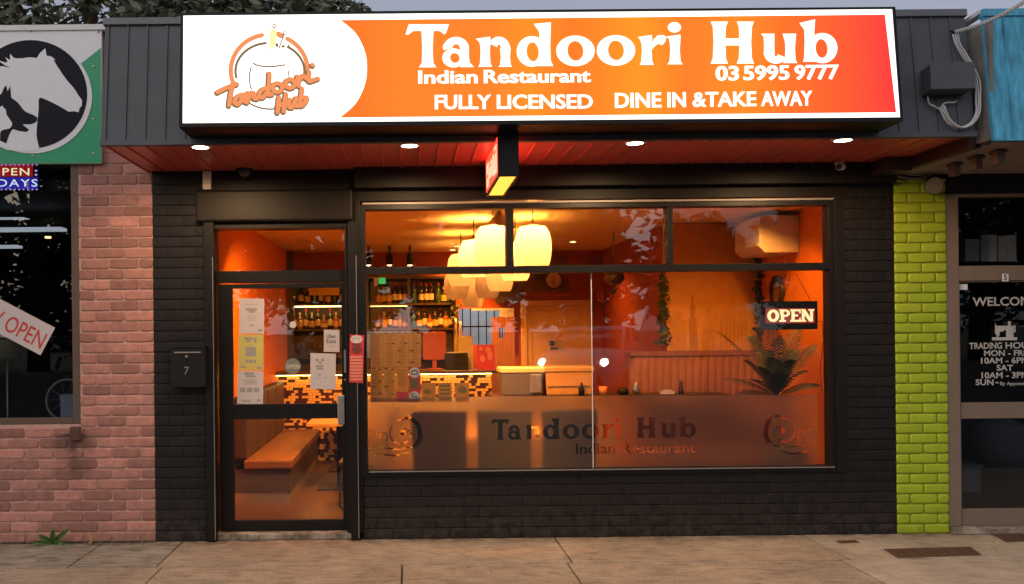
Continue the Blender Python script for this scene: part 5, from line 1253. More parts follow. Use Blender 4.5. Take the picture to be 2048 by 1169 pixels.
shelf_run('b', 822, 908, 8, [G1,B1_,W1,S1,B1_,W1,A1,W1], 'on right bay of middle bar shelf')
shelf_run('a', 582, 690, 8, [G1,W1,B1_], 'on top shelf seen through the door')
shelf_run('b', 582, 690, 9, [W1,A1,W1,B1_,W1,S1], 'on middle shelf seen through the door')
# stemmed glasses hanging or standing on the lowest shelf
gp = None
for i in range(12):
    px_ = 586+i*11; x_ = P(px_, 690, SY0+.08).x
    if gp is None:
        gp = single(MB().lathe([(0,0),(.032,.002),(.006,.012),(.005,.09),(.035,.12),(.042,.16),(.036,.21)], (x_,SY0+.08,shz['c']+.001), 12), 'wine_glass', M['glass'], 'stemmed wine glass in the row on lowest bar shelf', 'glass', 'stemmed glasses on the lowest bar shelf', org=(x_,SY0+.08,shz['c']+.001))
    else: copy_tree(gp, (x_, SY0+.08, shz['c']+.001))
# things on the counter
def cbox(name, mt, lab, cat, r, y0, y1, bev=.006):
    m = MB().pbox(*r, y0, y1); return single(m, name, mt, lab, cat, bevel=bev)
zc_ = bzt
a, b = P(846, 714, BY+.1), P(892, 664, BY+.1)
m = MB(); m.box(a.x, b.x, BY+.1, BY+.13, zc_+.14, b.z); m.box((a.x+b.x)/2-.03, (a.x+b.x)/2+.03, BY+.13, BY+.16, zc_+.02, zc_+.2); m.box((a.x+b.x)/2-.10, (a.x+b.x)/2+.10, BY+.08, BY+.24, zc_+.001, zc_+.02)
single(m, 'till_screen', M['red_wall'], 'red backed till screen on the bar counter beside menus', 'till', bevel=.006)
t = thing('card_printer', 'dark receipt printer on the bar counter beside red till', 'printer', (P(915,732,BY).x, BY+.1, zc_))
a, b = P(890, 733, BY), P(936, 706, BY); MB().box(a.x, b.x, BY+.02, BY+.22, zc_+.001, b.z).build('case', M['black_plastic'], t, bevel=.01)
MB().box(a.x+.04, b.x-.04, BY+.06, BY+.12, b.z+.001, b.z+.010).build('paper_slot', M['steel'], t)
a, b = P(954, 731, BY), P(990, 690, BY)
t = thing('counter_poster', 'red framed picture leaning on the end of bar counter', 'picture', ((a.x+b.x)/2, BY+.05, zc_))
MB().box(a.x, b.x, BY+.05, BY+.07, zc_+.001, b.z).build('frame', M['red_print'], t)
m = sheet(wall(BY+.05), px_ops(wall(BY+.05), [(ell(962,698,4,4),1),(ell(976,700,6,6),1),(ell(980,712,5,9),1),(ell(965,718,5,7),1)]), .002); m.build('print', mat('pink picture print', (.60,.22,.14), .7), t, fixn=False)
t = thing('paper_bag', 'cream paper bag standing behind the bar counter end', 'bag', (P(930,705,BY+.4).x, BY+.4, zc_))
a, b = P(916, 705, BY+.4), P(946, 672, BY+.4); m = MB(); m.hexa([(a.x,BY+.36,zc_-.03),(b.x,BY+.36,zc_-.03),(b.x,BY+.48,zc_-.03),(a.x,BY+.48,zc_-.03),(a.x+.01,BY+.38,b.z),(b.x-.01,BY+.38,b.z),(b.x-.01,BY+.46,b.z),(a.x+.01,BY+.46,b.z)])
m.build('bag_body', mat('cream paper', (.55,.50,.33), .8), t); c = P(931,672,BY+.42)
MB().tube([(c.x-.05,BY+.42,b.z-.01),(c.x-.04,BY+.42,b.z+.06),(c.x+.04,BY+.42,b.z+.06),(c.x+.05,BY+.42,b.z-.01)], .006, 6).build('bag_handle', M['cardboard'], t)
for px_, py_, lab in ((912,668,'tall pale bottle standing beside the hatch window'),(921,675,'shorter pale bottle leaning by the paper bag')):
    c = P(px_, py_, BY+.45); k = (P(px_, py_-30, BY+.45).z-zc_)/.31
    t = thing('pale_bottle', lab, 'bottle', (c.x, BY+.45, zc_))
    MB().lathe([(0,0),(.035,0),(.037,.01),(.037,.17*k),(.014,.23*k),(.014,.31*k),(0,.31*k)], (c.x,BY+.45,zc_+.001), 12).build('body', M['paper_yellow'], t)
    MB().lathe([(.0158,.27*k),(.0158,.312*k),(0,.313*k)], (c.x,BY+.45,zc_+.001), 10).build('cap', M['white_plastic'], t)
# hatch side: timber partition, white cupboards, door
t = thing('timber_partition', 'warm timber board screen with lit slot beside the hatch', 'partition', (P(1030,700,5.5).x, 5.5, IZ0))
a, b = P(984, 700, 5.5), P(1029, 634, 5.5); sl0, sl1 = P(998,677,5.5), P(1008,656,5.5)
m = MB(); m.box(a.x, sl0.x, 5.5, 5.54, IZ0, b.z); m.box(sl1.x, b.x, 5.5, 5.54, IZ0, b.z); m.box(sl0.x, sl1.x, 5.5, 5.54, IZ0, sl0.z); m.box(sl0.x, sl1.x, 5.5, 5.54, sl1.z, b.z)
m.build('board_panel', M['wood'], t)
m = MB().box(sl0.x, sl0.x+.03, 5.52, 5.53, sl0.z, sl1.z); m.build('slot_pane', M['tub_blue'], t)
m = MB().pbox(943, 617, 1028, 621, 5.93, 5.99); m.pbox(1000, 621, 1028, 634, 5.90, 5.99); m.pbox(1026, 634, 1029, 700, 5.93, 5.99)
single(m, 'hatch_trim', M['white_paint'], 'white trim board and panel around the hatch opening', 'trim')
ld = bpy.data.lights.new('kitchen', 'AREA'); ld.energy = 9; ld.color = (.82,.92,1); ld.size = .9
lo = bpy.data.objects.new('kitchen_light', ld); COL.objects.link(lo); lo.location = ((hx0+hx1)/2, 7.3, 2.68)
single(MB().box((hx0+hx1)/2-.6, (hx0+hx1)/2+.6, 7.2, 7.4, 2.685, 2.699), 'kitchen_light', emis('white tube', (.9,.95,1), 1.2), 'white tube light on the kitchen ceiling past the hatch', 'ceiling light')
DYB = IY1-.02
t = thing('inner_door', 'cream panelled door with small notice in the red back wall', 'door', (P(1110,700,DYB).x, DYB, IZ0))
def zD(py): return P(1110, py, DYB).z
def xD(px): return P(px, 700, DYB).x
m = MB(); m.box(xD(1042), xD(1054), DYB-.03, IY1-.001, IZ0, zD(601)); m.box(xD(1172), xD(1184), DYB-.03, IY1-.001, IZ0, zD(601)); m.box(xD(1054), xD(1172), DYB-.03, IY1-.001, zD(612), zD(601)); m.build('door_frame', M['cream_door'], t, bevel=.006)
m = MB(); m.box(xD(1054), xD(1064), DYB-.005, IY1-.001, IZ0, zD(612)); m.box(xD(1162), xD(1172), DYB-.005, IY1-.001, IZ0, zD(612)); m.box(xD(1064), xD(1162), DYB-.005, IY1-.001, zD(621), zD(612)); m.box(xD(1064), xD(1162), DYB+.008, IY1-.001, IZ0, zD(621)); m.build('door_leaf', M['cream_door'], t, bevel=.004)
sg = MB().box(xD(1098), xD(1127), DYB+.002, DYB+.0075, zD(701), zD(681)); sg = sg.build('notice', mat('pale grey notice', (.45,.40,.38), .7), t)
MB().box(xD(1099), xD(1109), DYB-.001, DYB+.0015, zD(692), zD(682)).box(xD(1101), xD(1116), DYB-.001, DYB+.0015, zD(699), zD(695)).build('print', M['print_black'], sg)
MB().tube([(xD(1068),DYB+.004,1.05),(xD(1068),DYB-.05,1.05),(xD(1074),DYB-.05,1.05)], .01, 8).build('handle', M['steel'], t)
# hexagon panels with a clock
def hexes(name, lab, mats_, spots, y, r):
    m = MB(); mi = 0
    for (px_, py_) in spots:
        c = P(px_, py_, y); k = random.randrange(len(mats_)); d_ = .02+.012*random.random()
        ring = [(c.x+r*math.cos(R(30+60*j)), c.z+r*math.sin(R(30+60*j))) for j in range(6)]
        m.add([(a_, y-d_, b_) for a_, b_ in ring]+[(a_, y+.02, b_) for a_, b_ in ring], [(0,1,2,3,4,5)]+[(j, j+6, (j+1) % 6+6, (j+1) % 6) for j in range(6)], k)
    return single(m, name, mats_, lab, 'wall panel', org=(P(spots[0][0],600,y).x, y, P(spots[0][0],600,y).z))
rH = .118
sp_ = []
for r_ in range(4):
    for k in range(6):
        px_ = 1003+k*26.5+(13.2 if r_ % 2 else 0); py_ = 594-r_*22.5
        if px_ < 1135-(26 if r_ == 0 and k > 0 else 0) and not (r_ == 0 and k > 1): sp_.append((px_, py_))
hexes('hexagon_panels', 'cluster of dark hexagon panels around the wall clock', [M['tile_back'], mat('brown hexagon', (.13,.07,.045), .5), mat('near black hexagon', (.03,.028,.03), .4)], sp_, IY1-.035, rH)
hexes('hexagon_panels', 'cluster of orange hexagon panels right of the inner door', [mat('orange hexagon', (.62,.20,.04), .5), mat('deep orange hexagon', (.48,.13,.03), .5)], [(1194,570),(1194,547),(1207,592),(1207,547)], IY1-.035, rH)
c = P(1107, 561, 5.90)
t = thing('wall_clock', 'round cream clock with dark rim above the inner door', 'clock', (c.x, 5.9, c.z-.12))
MB().lathe([(.135,.05),(.135,-.02),(.118,-.028),(.115,-.015)], c, 28, 'Y').build('rim', M['dark_wood'], t)
MB().lathe([(0,-.012),(.116,-.012)], c, 28, 'Y').build('dial', M['label'], t)
MB().box(c.x-.005, c.x+.005, 5.878, 5.883, c.z-.09, c.z+.02).box(c.x-.004, c.x+.004, 5.872, 5.877, c.z-.02, c.z+.07).build('hands', M['print_black'], t)
c = P(1228, 552, 3.4)
t = thing('hanging_lantern', 'dark brass bell shaped lantern hanging before red wall', 'lantern', (c.x, 3.4, c.z-.2))
MB().lathe([(.0,.14),(.03,.13),(.06,.10),(.12,.03),(.128,-.02),(.12,-.06),(.07,-.10),(.03,-.115),(.0,-.12)], c, 20).build('bell', mat('dark brass', (.14,.09,.05), .4, .6), t)
MB().tube([c+Vector((0,0,.13)), Vector((c.x,3.4,IZ1-.002))], .006, 6).build('chain', M['dark_wood'], t)
MB().tube([c+Vector((0,0,-.11)), c+Vector((.0,0,-.15)), c+Vector((-.03,0,-.18)), c+Vector((-.035,0,-.215)), c+Vector((-.01,0,-.22)), c+Vector((.02,0,-.18)), c+Vector((.03,0,-.155))], [.01,.014,.016,.018,.016,.012,.006], 8).build('tail', M['dark_wood'], t)
# mural wall
VY = MY-.015
mf = wall(VY)
t = thing('mural', 'ochre wall mural of towers and domes above the bench', 'mural', (P(1425,703,VY).x, VY, P(1425,703,VY).z))
a, b = P(1334, 704, VY), P(1514, 704, VY)
MB().box(a.x, IX1-.03, VY, MY-.001, a.z, IZ1-.01).build('panel', M['mural'], t)
twr = [([(1379,703),(1396,703),(1393,640),(1390,638),(1390.5,612),(1388,610),(1387,590),(1383,590),(1382,610),(1380,612),(1380,638),(1377.5,640)],1),(rect(1376,637,1395,640),1),(rect(1378,613,1392,615),1)]
dom = [(rect(1340,640,1372,702),1),(rect(1347,624,1364,641),1),(ell(1416,621,5,7),1),(rect(1405,660,1430,703),1),(rect(1440,645,1446,703),1)]+[(rect(1450+8*k,650-3*(k % 3),1454+8*k,700),1) for k in range(6)]+[(rect(x_,y_,x_+5,y_+4),1) for x_ in (1442,1450,1466,1478,1488) for y_ in (630,640,655,668,680)]
sheet(mf, px_ops(mf, twr), .002).build('tower_print', M['mural_dark'], t, fixn=False)
sheet(mf, px_ops(mf, dom), .0014).build('building_print', mat('mural faint print', (.52,.25,.042), .6), t, fixn=False)
def garland(lab, px0, py0, py1, y, n, seed, wob=.03):
    r_ = random.Random(seed); m = MB(); a, b = P(px0, py0, y), P(px0, py1, y)
    t = thing('leaf_garland', lab, 'garland', (b.x, y, b.z), 'hanging leaf garlands')
    pts = [(a.x+math.sin(k*1.1)*wob*.3, y, a.z+(b.z-a.z)*k/12) for k in range(13)]
    MB().tube(pts, .004, 5).build('stem', M['vine'], t)
    for k in range(n):
        f_ = r_.random(); c = a.lerp(b, f_)+Vector((r_.gauss(0,wob), r_.uniform(-.05,.0), 0)); s_ = r_.uniform(.022,.045); th = r_.uniform(0,6.28); ti = r_.uniform(-.8,.8)
        u = Vector((math.cos(th), math.sin(ti)*.6, math.sin(th))); v = Vector((-math.sin(th), math.cos(ti)*.5, math.cos(th)))
        m.add([c-u*s_, c-v*s_*.6-u*.2*s_, c+u*s_, c+v*s_*.6-u*.2*s_], [(0,1,2,3)])
    m.build('leaves', M['vine'], t, fixn=False)
garland('dark leaf garland hanging at the left edge of mural', 1325, 545, 690, MY-.06, 130, 1)
garland('long leaf garland hanging in the corner right of mural', 1517, 405, 692, MY-.10, 170, 2, .022)
garland('leaf garland hanging above the back bar end beside pendants', 910, 560, 650, 5.5, 60, 3)
# bench along the mural wall
a = P(1330, 706, 2.2)
t = thing('bench_seat', 'maroon channelled bench seat along the mural wall', 'bench', (3.3, 2.3, IZ0))
btop = P(1420, 708, 2.25).z
m = MB(); x = 2.55
while x < IX1-.02: m.tube([(x+.04,2.400,.50),(x+.04,2.360,btop-.02)], .090, 16); x += .084
m.box(2.5, IX1-.005, 2.36, 2.50, .4, btop-.025); m.build('backrest', M['maroon_seat'], t)
MB().box(2.5, IX1-.004, 2.26, 2.55, btop-.02, btop+.03).build('top_rail', M['maroon_seat'], t)
MB().box(2.5, IX1-.004, 1.80, 2.30, .40, .50).build('seat', M['maroon_seat'], t, bevel=.03)
MB().box(2.52, IX1-.006, 1.86, 2.50, IZ0, .399).build('base', M['dark_wood'], t)
# wall air conditioner on the right wall
t = thing('air_conditioner', 'white air conditioner hung on the orange right wall', 'air conditioner', (3.9, 1.9, 2.6))
p0, p1 = P(1519, 506, 1.55), P(1519, 431, 1.55)
ax0, az0, az1 = p0.x, p0.z, p1.z
m = MB(); m.add([(ax0,1.55,az0+.06),(ax0+.06,1.55,az0),(IX1-.002,1.55,az0),(IX1-.002,1.55,az1),(ax0+.02,1.55,az1),(ax0,1.55,az1-.03)]+[(ax0,2.25,az0+.06),(ax0+.06,2.25,az0),(IX1-.002,2.25,az0),(IX1-.002,2.25,az1),(ax0+.02,2.25,az1),(ax0,2.25,az1-.03)], [(0,1,2,3,4,5),(11,10,9,8,7,6)]+[(j, j+6, (j+1) % 6+6, (j+1) % 6) for j in range(6)])
m.build('casing', M['white_paint'], t, bevel=.012)
MB().box(ax0-.012, ax0-.001, 1.58, 2.22, az0+.075, az0+.10).build('louvre', M['white_plastic'], t)
c = Vector((IX1-.03, 2.1, P(1548, 583, 2.1).z))
t = thing('wall_mirror', 'oval looking dark framed mirror on the orange right wall', 'mirror', c-Vector((0,0,.17)))
MB().lathe([(.17,.028),(.17,-.012),(.125,-.016),(.120,.0)], c, 28, 'X').build('frame', M['dark_wood'], t)
MB().lathe([(0,.0),(.121,.0)], c, 28, 'X').build('mirror_glass', mat('mirror glass', (.6,.6,.6), .03, 1.0), t)
# palm in the window corner
c = P(1552, 800, .85)
t = thing('potted_palm', 'dark green feathery palm in pot at right window corner', 'plant', (c.x, .85, IZ0))
MB().lathe([(0,IZ0),(.17,IZ0),(.23,.62),(.235,.66),(.21,.66),(.20,.60),(0,.60)], (c.x,.85,0), 22).build('pot', M['pot'], t)
MB().tube([(c.x,.85,.6),(c.x+.01,.85,.9),(c.x,.85,c.z+.05)], [.04,.035,.03], 8).build('stem', M['bark'], t)
def frond(m, base, pts, ln, n=26):
    sp = [Vector(p) for p in pts]; crv = []
    for k in range(n+1):
        f_ = k/n; a_, b_, c_ = sp; crv.append(a_*(1-f_)**2+b_*2*f_*(1-f_)+c_*f_*f_)
    m.tube(crv, [.006*(1-.8*k/n) for k in range(n+1)], 5)
    for k in range(3, n+1):
        tg = (crv[k]-crv[k-1]).normalized(); sd_ = tg.cross(Vector((0,-.35,1))).normalized()
        if sd_.length < .1: sd_ = Vector((0,1,0))
        l = ln*math.sin(math.pi*min(.97,.18+.80*k/n))
        for s_ in (-1, 1):
            tip = crv[k]+sd_*s_*l*.75+tg*l*.75+Vector((0,0,-.25*l)); mid = crv[k].lerp(tip,.5)+Vector((0,0,.05*l)); w_ = tg*.0058
            m.add([crv[k]-w_, mid-w_*1.3, tip, mid+w_*1.3, crv[k]+w_], [(0,1,2,3,4)])
m = MB(); B0_ = Vector((c.x, .85, c.z+.02))
for (px_, py_, yy, arch, ln) in ((1432,662,.75,.16,.16),(1500,672,1.05,.22,.16),(1448,760,.62,.12,.15),(1545,640,.9,.14,.15),(1632,690,.8,.16,.15),(1560,672,.55,.10,.16),(1600,652,1.1,.18,.15),(1490,720,.55,.14,.16),(1612,745,.6,.14,.15),(1520,700,1.2,.16,.16),(1470,790,.6,.10,.13),(1640,770,.75,.10,.12),(1580,720,.6,.12,.16),(1525,735,.6,.12,.15),(1565,745,.5,.10,.14),(1505,760,.55,.10,.15),(1592,700,.9,.15,.15),(1548,715,.55,.12,.16)):
    tip = P(px_, py_, yy); mid = B0_.lerp(tip, .55)+Vector((0,0,arch)); frond(m, B0_, (B0_, mid, tip), ln)
m.build('fronds', M['palm'], t, fixn=False)
# left bench behind the door
t = thing('bench_seat', 'long tan cushioned bench along orange wall behind the door', 'bench', (-1.5, 3.2, IZ0))
MB().box(IX0+.10, -1.20, 1.42, 4.38, .40, .50).build('seat', M['leather'], t, bevel=.02)
m = MB()
for k in range(4): m.box(IX0+.004, IX0+.13, 1.42+.72*k+.004, 1.42+.72*(k+1)-.004, .501, 1.16)
m.build('backrest', M['leather_dark'], t, bevel=.03)
MB().box(IX0+.004, -1.22, 1.44, 4.3, .16, .399).build('base', M['leather_dark'], t)
MB().box(IX0+.004, -1.235, 1.445, 4.3, IZ0, .1595).build('kick_plate', M['steel'], t)
# tables and chairs
def make_table():
    t = thing('dining_table', 'honey topped square dining table', 'table', (0,0,IZ0), 'square dining tables')
    MB().box(-.34,.34,-.34,.34,.72+IZ0,.755+IZ0).build('table_top', M['table_top'], t, bevel=.006)
    MB().tube([(0,0,IZ0+.02),(0,0,.72+IZ0)], .035, 12).build('pedestal', M['black_metal'], t)
    MB().box(-.24,.24,-.24,.24,IZ0+.001,IZ0+.02).build('base_plate', M['black_metal'], t, bevel=.004)
    return t
def make_chair():
    t = thing('dining_chair', 'dark upholstered dining chair', 'chair', (0,0,IZ0), 'dark dining chairs')
    z = IZ0
    MB().box(-.23,.23,-.20,.24,z+.42,z+.49).build('seat', M['chair_fab'], t, bevel=.02)
    m = MB(); m.hexa([(-.235,-.25,z+.44),(.235,-.25,z+.44),(.235,-.19,z+.44),(-.235,-.19,z+.44),(-.25,-.33,z+1.04),(.25,-.33,z+1.04),(.25,-.28,z+1.04),(-.25,-.28,z+1.04)]); m.build('backrest', M['chair_fab'], t, bevel=.025)
    for s_ in (-1,1):
        x = s_*.21; MB().tube([(x,-.20,z+.42),(x,-.24,z+.05),(x,-.20,z+.014),(x,.20,z+.014),(x,.23,z+.05),(x,.20,z+.42)], .013, 8).build('sled_leg', M['black_metal'], t)
    return t
tb, chp = make_table(), make_chair()
def place(o, first, loc, rz, lab):
    if first: o.location = loc; o.rotation_euler.z = rz; o['label'] = lab; return o
    c = copy_tree(o, loc, lab); c.rotation_euler.z = rz; return c
place(tb, True, (-.78, 2.35, IZ0), 0, 'honey topped table nearest the shop door, beside the bench')
place(tb, False, (-.78, 3.65, IZ0), 0, 'honey topped table nearest the bar counter, beside the bench')
place(tb, False, (.60, 1.15, IZ0), 0, 'honey topped table behind the left and middle frosted window chairs')
place(tb, False, (1.45, 1.15, IZ0), 0, 'honey topped table behind the rightmost frosted window chair')
CH = [((.275,.56), 0, 'leftmost of three dark chair backs showing through the frosted film'), ((.86,.56), 0, 'middle of three dark chair backs showing through the frosted film'), ((1.44,.56), 0, 'rightmost of three dark chair backs showing through the frosted film'),
      ((-.44,1.20), R(86), 'dark sled chair whose runners show lowest in the door glass'), ((-.43,1.85), R(90), 'dark sled chair second up in the lower door glass'), ((-.43,2.60), R(91), 'dark sled chair third up in the lower door glass')]
for i, ((x_, y_), rz, lab) in enumerate(CH): place(chp, i == 0, (x_, y_, IZ0), rz, lab)
# serving ledge with boxes behind the window
t = thing('high_table', 'dark high table carrying boxes behind the frosted band', 'table', (2.0, 2.0, IZ0))
hy_ = 1.95; hz_ = P(1200, 791, hy_).z
MB().box(P(985,790,hy_).x, P(1455,790,hy_).x, hy_, hy_+.6, hz_-.04, hz_).build('table_top', M['dark_wood'], t, bevel=.005)
for x_ in (P(1010,790,hy_).x, P(1430,790,hy_).x):
    for y_ in (hy_+.06, hy_+.54): MB().box(x_-.03, x_+.03, y_-.03, y_+.03, IZ0, hz_-.041).build('leg', M['dark_wood'], t)
def tub(name, lab, r, mt, lidm, y0):
    a, b = P(r[0], r[3], y0), P(r[2], r[1], y0); zb = hz_+.001; h_ = b.z-zb
    t = thing(name, lab, 'box', ((a.x+b.x)/2, y0+.18, zb))
    m = MB(); m.hexa([(a.x+.02,y0+.01,zb),(b.x-.02,y0+.01,zb),(b.x-.02,y0+.36,zb),(a.x+.02,y0+.36,zb),(a.x,y0,zb+h_-.06),(b.x,y0,zb+h_-.06),(b.x,y0+.38,zb+h_-.06),(a.x,y0+.38,zb+h_-.06)])
    m.build('tub_body', mt, t, bevel=.012)
    MB().box(a.x-.012, b.x+.012, y0-.012, y0+.392, zb+h_-.059, zb+h_).build('lid', lidm, t, bevel=.012)
    return t, a, b, zb, h_
t, a, b, zb, h_ = tub('insulated_box', 'slate blue insulated tub with cream lid on the high table', (1003,735,1088,790), M['tub_blue'], M['label'], hy_+.05)
MB().box(b.x-.16, b.x-.03, hy_+.035, hy_+.049, zb+.03, zb+h_-.075).build('latch', M['steel'], t, bevel=.01)
t, a, b, zb, h_ = tub('storage_tub', 'ochre storage tub with lid beside the slate blue tub', (1091,733,1186,790), mat('ochre tub', (.50,.28,.07), .5), mat('ochre lid', (.55,.33,.10), .5), hy_+.05)
MB().box(a.x+.02, b.x-.02, hy_+.042, hy_+.052, zb+.10, zb+.125).build('band', M['cardboard'], t)
def small(name, prof, px_, y_, mt, lab, cat, sc_=1):
    x_ = P(px_, 780, y_).x; single(MB().lathe([(r*sc_, h*sc_) for r, h in prof], (x_, y_, hz_+.001), 16), name, mt, lab, cat, org=(x_, y_, hz_+.001))
small('sauce_bottle', [(0,0),(.03,0),(.032,.08),(.012,.11),(.012,.14),(0,.142)], 1163, hy_+.02, M['black_plastic'], 'dark sauce bottle before the ochre tub on high table', 'bottle')
small('cup', [(0,0),(.035,0),(.05,.09),(.045,.09),(.03,.01)], 1206, hy_+.06, mat('orange cup', (.75,.26,.05), .5), 'orange cup on the high table right of the tubs', 'cup')
small('napkin_holder', [(0,0),(.06,0),(.06,.05),(.045,.06),(.045,.075),(0,.08)], 1246, hy_+.06, M['black_plastic'], 'low dark round holder beside the orange cup', 'holder')
small('pepper_mill', [(0,0),(.032,0),(.026,.06),(.018,.09),(.022,.12),(.012,.15),(0,.155)], 1362, hy_+.06, M['dark_wood'], 'dark pepper mill at the right end of high table', 'pepper mill')
small('flower_vase', [(0,0),(.03,0),(.05,.05),(.02,.10),(.026,.13),(.02,.13)], 1272, hy_+.10, M['steel'], 'small grey vase on the high table below the car reflection', 'vase')
m = MB(); m.box(P(1325,790,hy_).x, P(1352,790,hy_).x, hy_+.05, hy_+.13, hz_+.001, hz_+.03); m.box(P(1330,790,hy_).x, P(1347,790,hy_).x, hy_+.06, hy_+.12, hz_+.031, hz_+.045)
single(m, 'tissue_box', M['paper'], 'small pale tissue box on the high table near pepper mill', 'tissue box')

# =================================================================== TREES
def make_tree(name, label, x, y, z0, h, rx, ry, crown0, nclump, leaf, seed, mt, group):
    r_ = random.Random(seed); t = thing(name, label, 'tree', (x, y, z0), group)
    m = MB(); top = Vector((x, y, z0+h*.72))
    m.tube([(x,y,z0),(x+.1,y,z0+h*.25),(x-.05,y+.1,z0+h*.5),top], [h*.035,h*.028,h*.018,h*.008], 10)
    cz, rz = z0+(crown0+h)/2, (h-crown0)/2
    cl = []
    for k in range(nclump):
        while True:
            v = Vector((r_.uniform(-1,1), r_.uniform(-1,1), r_.uniform(-1,1)))
            if .35 < v.length < 1: break
        lump = 1+.22*math.sin(v.x*4+seed)*math.cos(v.z*5+seed*2)
        c = Vector((x+v.x*rx*lump, y+v.y*ry*lump, cz+v.z*rz*lump)); cl.append(c)
        if k < 12:
            b_ = Vector((x, y, z0+h*r_.uniform(.25,.55))); m.tube([b_, b_.lerp(c,.5)+Vector((0,0,.2)), c], [h*.012,h*.007,h*.002], 6)
    m.build('trunk', M['bark'], t)
    m = MB()
    for c in cl:
        s_ = r_.uniform(.55,1.25)*rx*.20
        for k in range(55):
            d_ = Vector((r_.gauss(0,.5), r_.gauss(0,.5), r_.gauss(0,.38)))*s_; p = c+d_
            u = Vector((r_.uniform(-1,1), r_.uniform(-1,1), r_.uniform(-.6,.6))).normalized(); v = u.cross(Vector((r_.uniform(-1,1), r_.uniform(-1,1), r_.uniform(-1,1)))).normalized(); q = leaf*r_.uniform(.6,1.3)
            m.add([p-u*q, p-v*q*.45, p+u*q, p+v*q*.45], [(0,1,2,3)])
    m.build('crown', mt, t, fixn=False)
    return t
GZ = -.45
make_tree('gum_tree', 'tall grey green tree rising behind the brick shop', -8.6, 17, GZ, 15.5, 5.2, 3.6, 5.0, 330, .17, 11, M['leaf_grey'], 'trees behind the shops')
make_tree('gum_tree', 'grey green tree behind the left end of awning', -4.6, 19, GZ, 14.2, 3.4, 3.0, 6.5, 260, .16, 12, M['leaf_grey'], 'trees behind the shops')
make_tree('gum_tree', 'low tree crown ending above the middle of big sign', -2.4, 20, GZ, 12.9, 2.0, 2.0, 8.5, 130, .14, 13, M['leaf_grey'], 'trees behind the shops')
# across the car park for reflections; tall ones added to block mirrored sky
for i, (x_, y_, h_, rx) in enumerate(((7.0,-31,9.0,3.4),(14.5,-36,6.6,3.2),(21,-35,8.8,3.4),(2.4,-32,10.2,3.6),(-3.4,-31,10.5,3.8),(-9,-32,12,4.6),(26,-33,13,5),(-16,-31,14,5.2),(-23,-33,13,5))):
    make_tree('car_park_tree', ('bushy tree across car park, mirrored in the top right pane','rounded tree across car park, mirrored beside the air conditioner','broad tree across car park, mirrored right of the air conditioner','added tree across car park blocking mirrored sky near the window mullion','added tree across car park blocking mirrored sky behind pendants','added tree across car park blocking mirrored sky in the door transom','added tall tree across car park darkening the neighbour door glass','added tall tree across car park darkening the left shop window','added wide tree across car park darkening reflections at far left')[i], x_, y_, .28, h_, rx, rx*.9, 1.2, 170, .30, 30+i, M['leaf'], 'trees across the car park')
t = thing('street_pole', 'timber street pole mirrored at the mullion of top window', 'pole', (6.3, -19, .16))
MB().tube([(6.3,-19,.1),(6.3,-19,8.2)], [.13,.10], 12).build('pole', M['bark'], t)
MB().box(5.4,7.2,-19.14,-19.10,7.6,7.7).build('crossarm', M['bark'], t)
for k in range(4): MB().lathe([(0,.0),(.04,0),(.05,.06),(.02,.12),(0,.12)], (5.5+.53*k,-19.12,7.7), 10).build('insulator', M['white_plastic'], t)
m = MB()
for k in range(3): m.tube([(5.5+.8*k-30,-19.12,7.4),(5.5+.8*k-12,-19.12,7.2),(5.5+.8*k,-19.12,7.82),(5.5+.8*k+14,-19.12,7.2),(5.5+.8*k+30,-19.12,7.4)], .012, 5)
m.build('wire', M['black_metal'], t)

# =================================================================== CAR ACROSS THE CAR PARK (mirrored in the big pane)
car_x, car_y, car_z = 3.36, -10.4, .29
t = thing('parked_car', 'white car with lit headlights, mirrored in the large window pane', 'car', (car_x, car_y, car_z))
MT = Matrix.Translation((car_x, car_y, car_z)) @ Matrix.Rotation(R(24), 4, 'Z')
def cw(s_, x_, z_): return MT @ Vector((x_, -s_, z_))             # s: metres behind the nose
def loft(stations, n=14):
    m = MB(); vs = []
    for (s_, hw, z0, z1, pw) in stations:
        for k in range(n):
            g_ = 2*math.pi*k/n; cx_, sz_ = math.cos(g_), math.sin(g_)
            px_ = hw*math.copysign(abs(cx_)**pw, cx_); pz_ = (z0+z1)/2+(z1-z0)/2*math.copysign(abs(sz_)**pw, sz_); vs.append(cw(s_, px_, pz_))
    fs = [(i*n+k, i*n+(k+1) % n, (i+1)*n+(k+1) % n, (i+1)*n+k) for i in range(len(stations)-1) for k in range(n)]
    fs += [tuple(range(n)), tuple((len(stations)-1)*n+k for k in reversed(range(n)))]
    return m.add(vs, fs, 0, True)
M['car_white'] = mat('white car paint', (.70,.70,.71), .25, var=.02)
M['car_glass'] = mat('dark car glass', (.015,.017,.02), .05, var=0, spec=.9)
loft([(0,.62,.42,.78,.5),(.06,.80,.30,.92,.45),(.25,.88,.26,1.02,.4),(.9,.92,.25,1.12,.38),(1.3,.93,.25,1.16,.38),(2.2,.93,.25,1.15,.38),(3.4,.93,.26,1.15,.38),(4.1,.90,.30,1.12,.4),(4.4,.82,.38,1.0,.45)]).build('body', M['car_white'], t)
loft([(1.05,.78,1.06,1.14,.4),(1.55,.76,1.08,1.36,.4),(1.95,.70,1.10,1.54,.4),(2.8,.69,1.10,1.57,.4),(3.6,.68,1.10,1.52,.4),(4.15,.72,1.08,1.20,.4)]).build('window_glass', M['car_glass'], t)
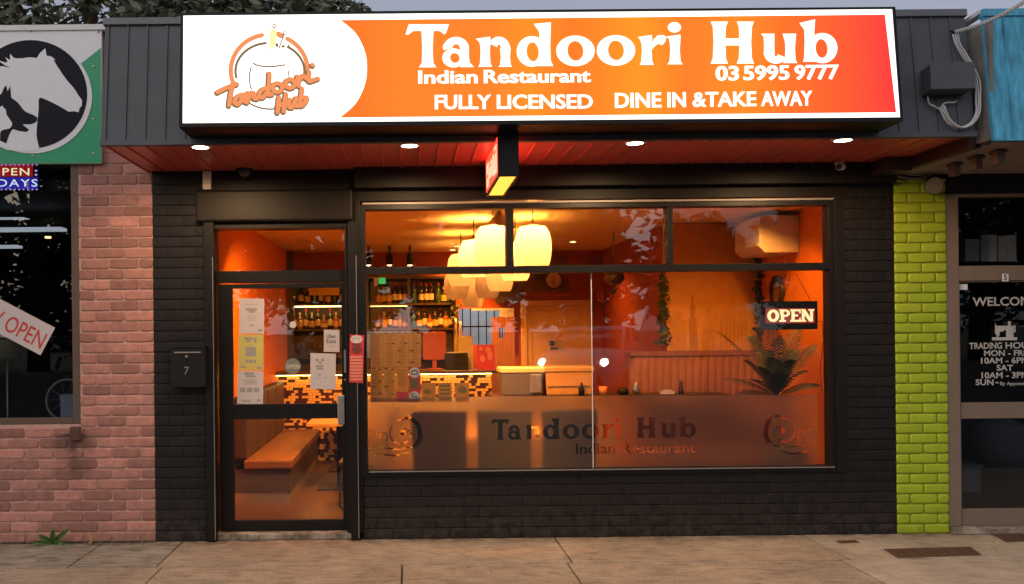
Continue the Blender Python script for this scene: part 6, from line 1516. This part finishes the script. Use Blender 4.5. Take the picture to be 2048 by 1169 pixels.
loft([(1.85,.62,1.46,1.55,.5),(2.1,.68,1.48,1.59,.5),(2.9,.69,1.49,1.61,.5),(3.7,.66,1.44,1.55,.5)]).build('roof', M['car_white'], t)
for s_ in (-1, 1):
    MB().tube([cw(1.1,.80*s_,1.10), cw(1.6,.755*s_,1.37), cw(1.98,.69*s_,1.55)], .04, 8).build('windscreen_pillar', M['car_white'], t)
    MB().tube([cw(2.55,.765*s_,1.12), cw(2.6,.70*s_,1.56)], .04, 8).build('door_pillar', M['car_white'], t)
    MB().tube([cw(1.5,.92*s_,1.14), cw(1.52,1.02*s_,1.20), cw(1.56,1.10*s_,1.20)], [.04,.085,.06], 10).build('door_mirror', M['car_white'], t)
    c = cw(.07,.64*s_,.84); MB().lathe([(0,.05),(.07,.04),(.10,-.02)], c, 14, 'Y').build('headlight', emis('lit headlight', (1,.97,.9), 26), t).data
    c = cw(.03,.58*s_,.50); MB().lathe([(0,.03),(.10,.02),(.13,-.04)], c, 14, 'Y').build('bumper_intake', M['black_plastic'], t)
    for q_ in (.85, 3.55):
        c = cw(q_, .86*s_, .34); a_ = MT.to_3x3() @ Vector((1,0,0)); m = MB(); pr_ = [(0,-.10),(.22,-.11),(.30,-.11),(.335,-.07),(.335,.07),(.30,.11),(.22,.11),(0,.10)]; vs = []
        u = a_; v = MT.to_3x3() @ Vector((0,1,0))
        for (r_, h2) in pr_:
            for k in range(18): g_ = 2*math.pi*k/18; vs.append(c+u*h2+v*r_*math.cos(g_)+Vector((0,0,r_*math.sin(g_))))
        m.add(vs, [(i*18+k, i*18+(k+1) % 18, (i+1)*18+(k+1) % 18, (i+1)*18+k) for i in range(len(pr_)-1) for k in range(18)], 0, True)
        wh = m.build('wheel', M['black_plastic'], t)
MB().add([cw(-.012,-.38,.60), cw(-.012,.38,.60), cw(.0,.40,.74), cw(.0,-.40,.74), cw(.05,-.38,.60), cw(.05,.38,.60), cw(.06,.40,.74), cw(.06,-.40,.74)], [(0,1,2,3),(0,4,5,1),(1,5,6,2),(2,6,7,3),(3,7,4,0)]).build('grille', M['black_plastic'], t)
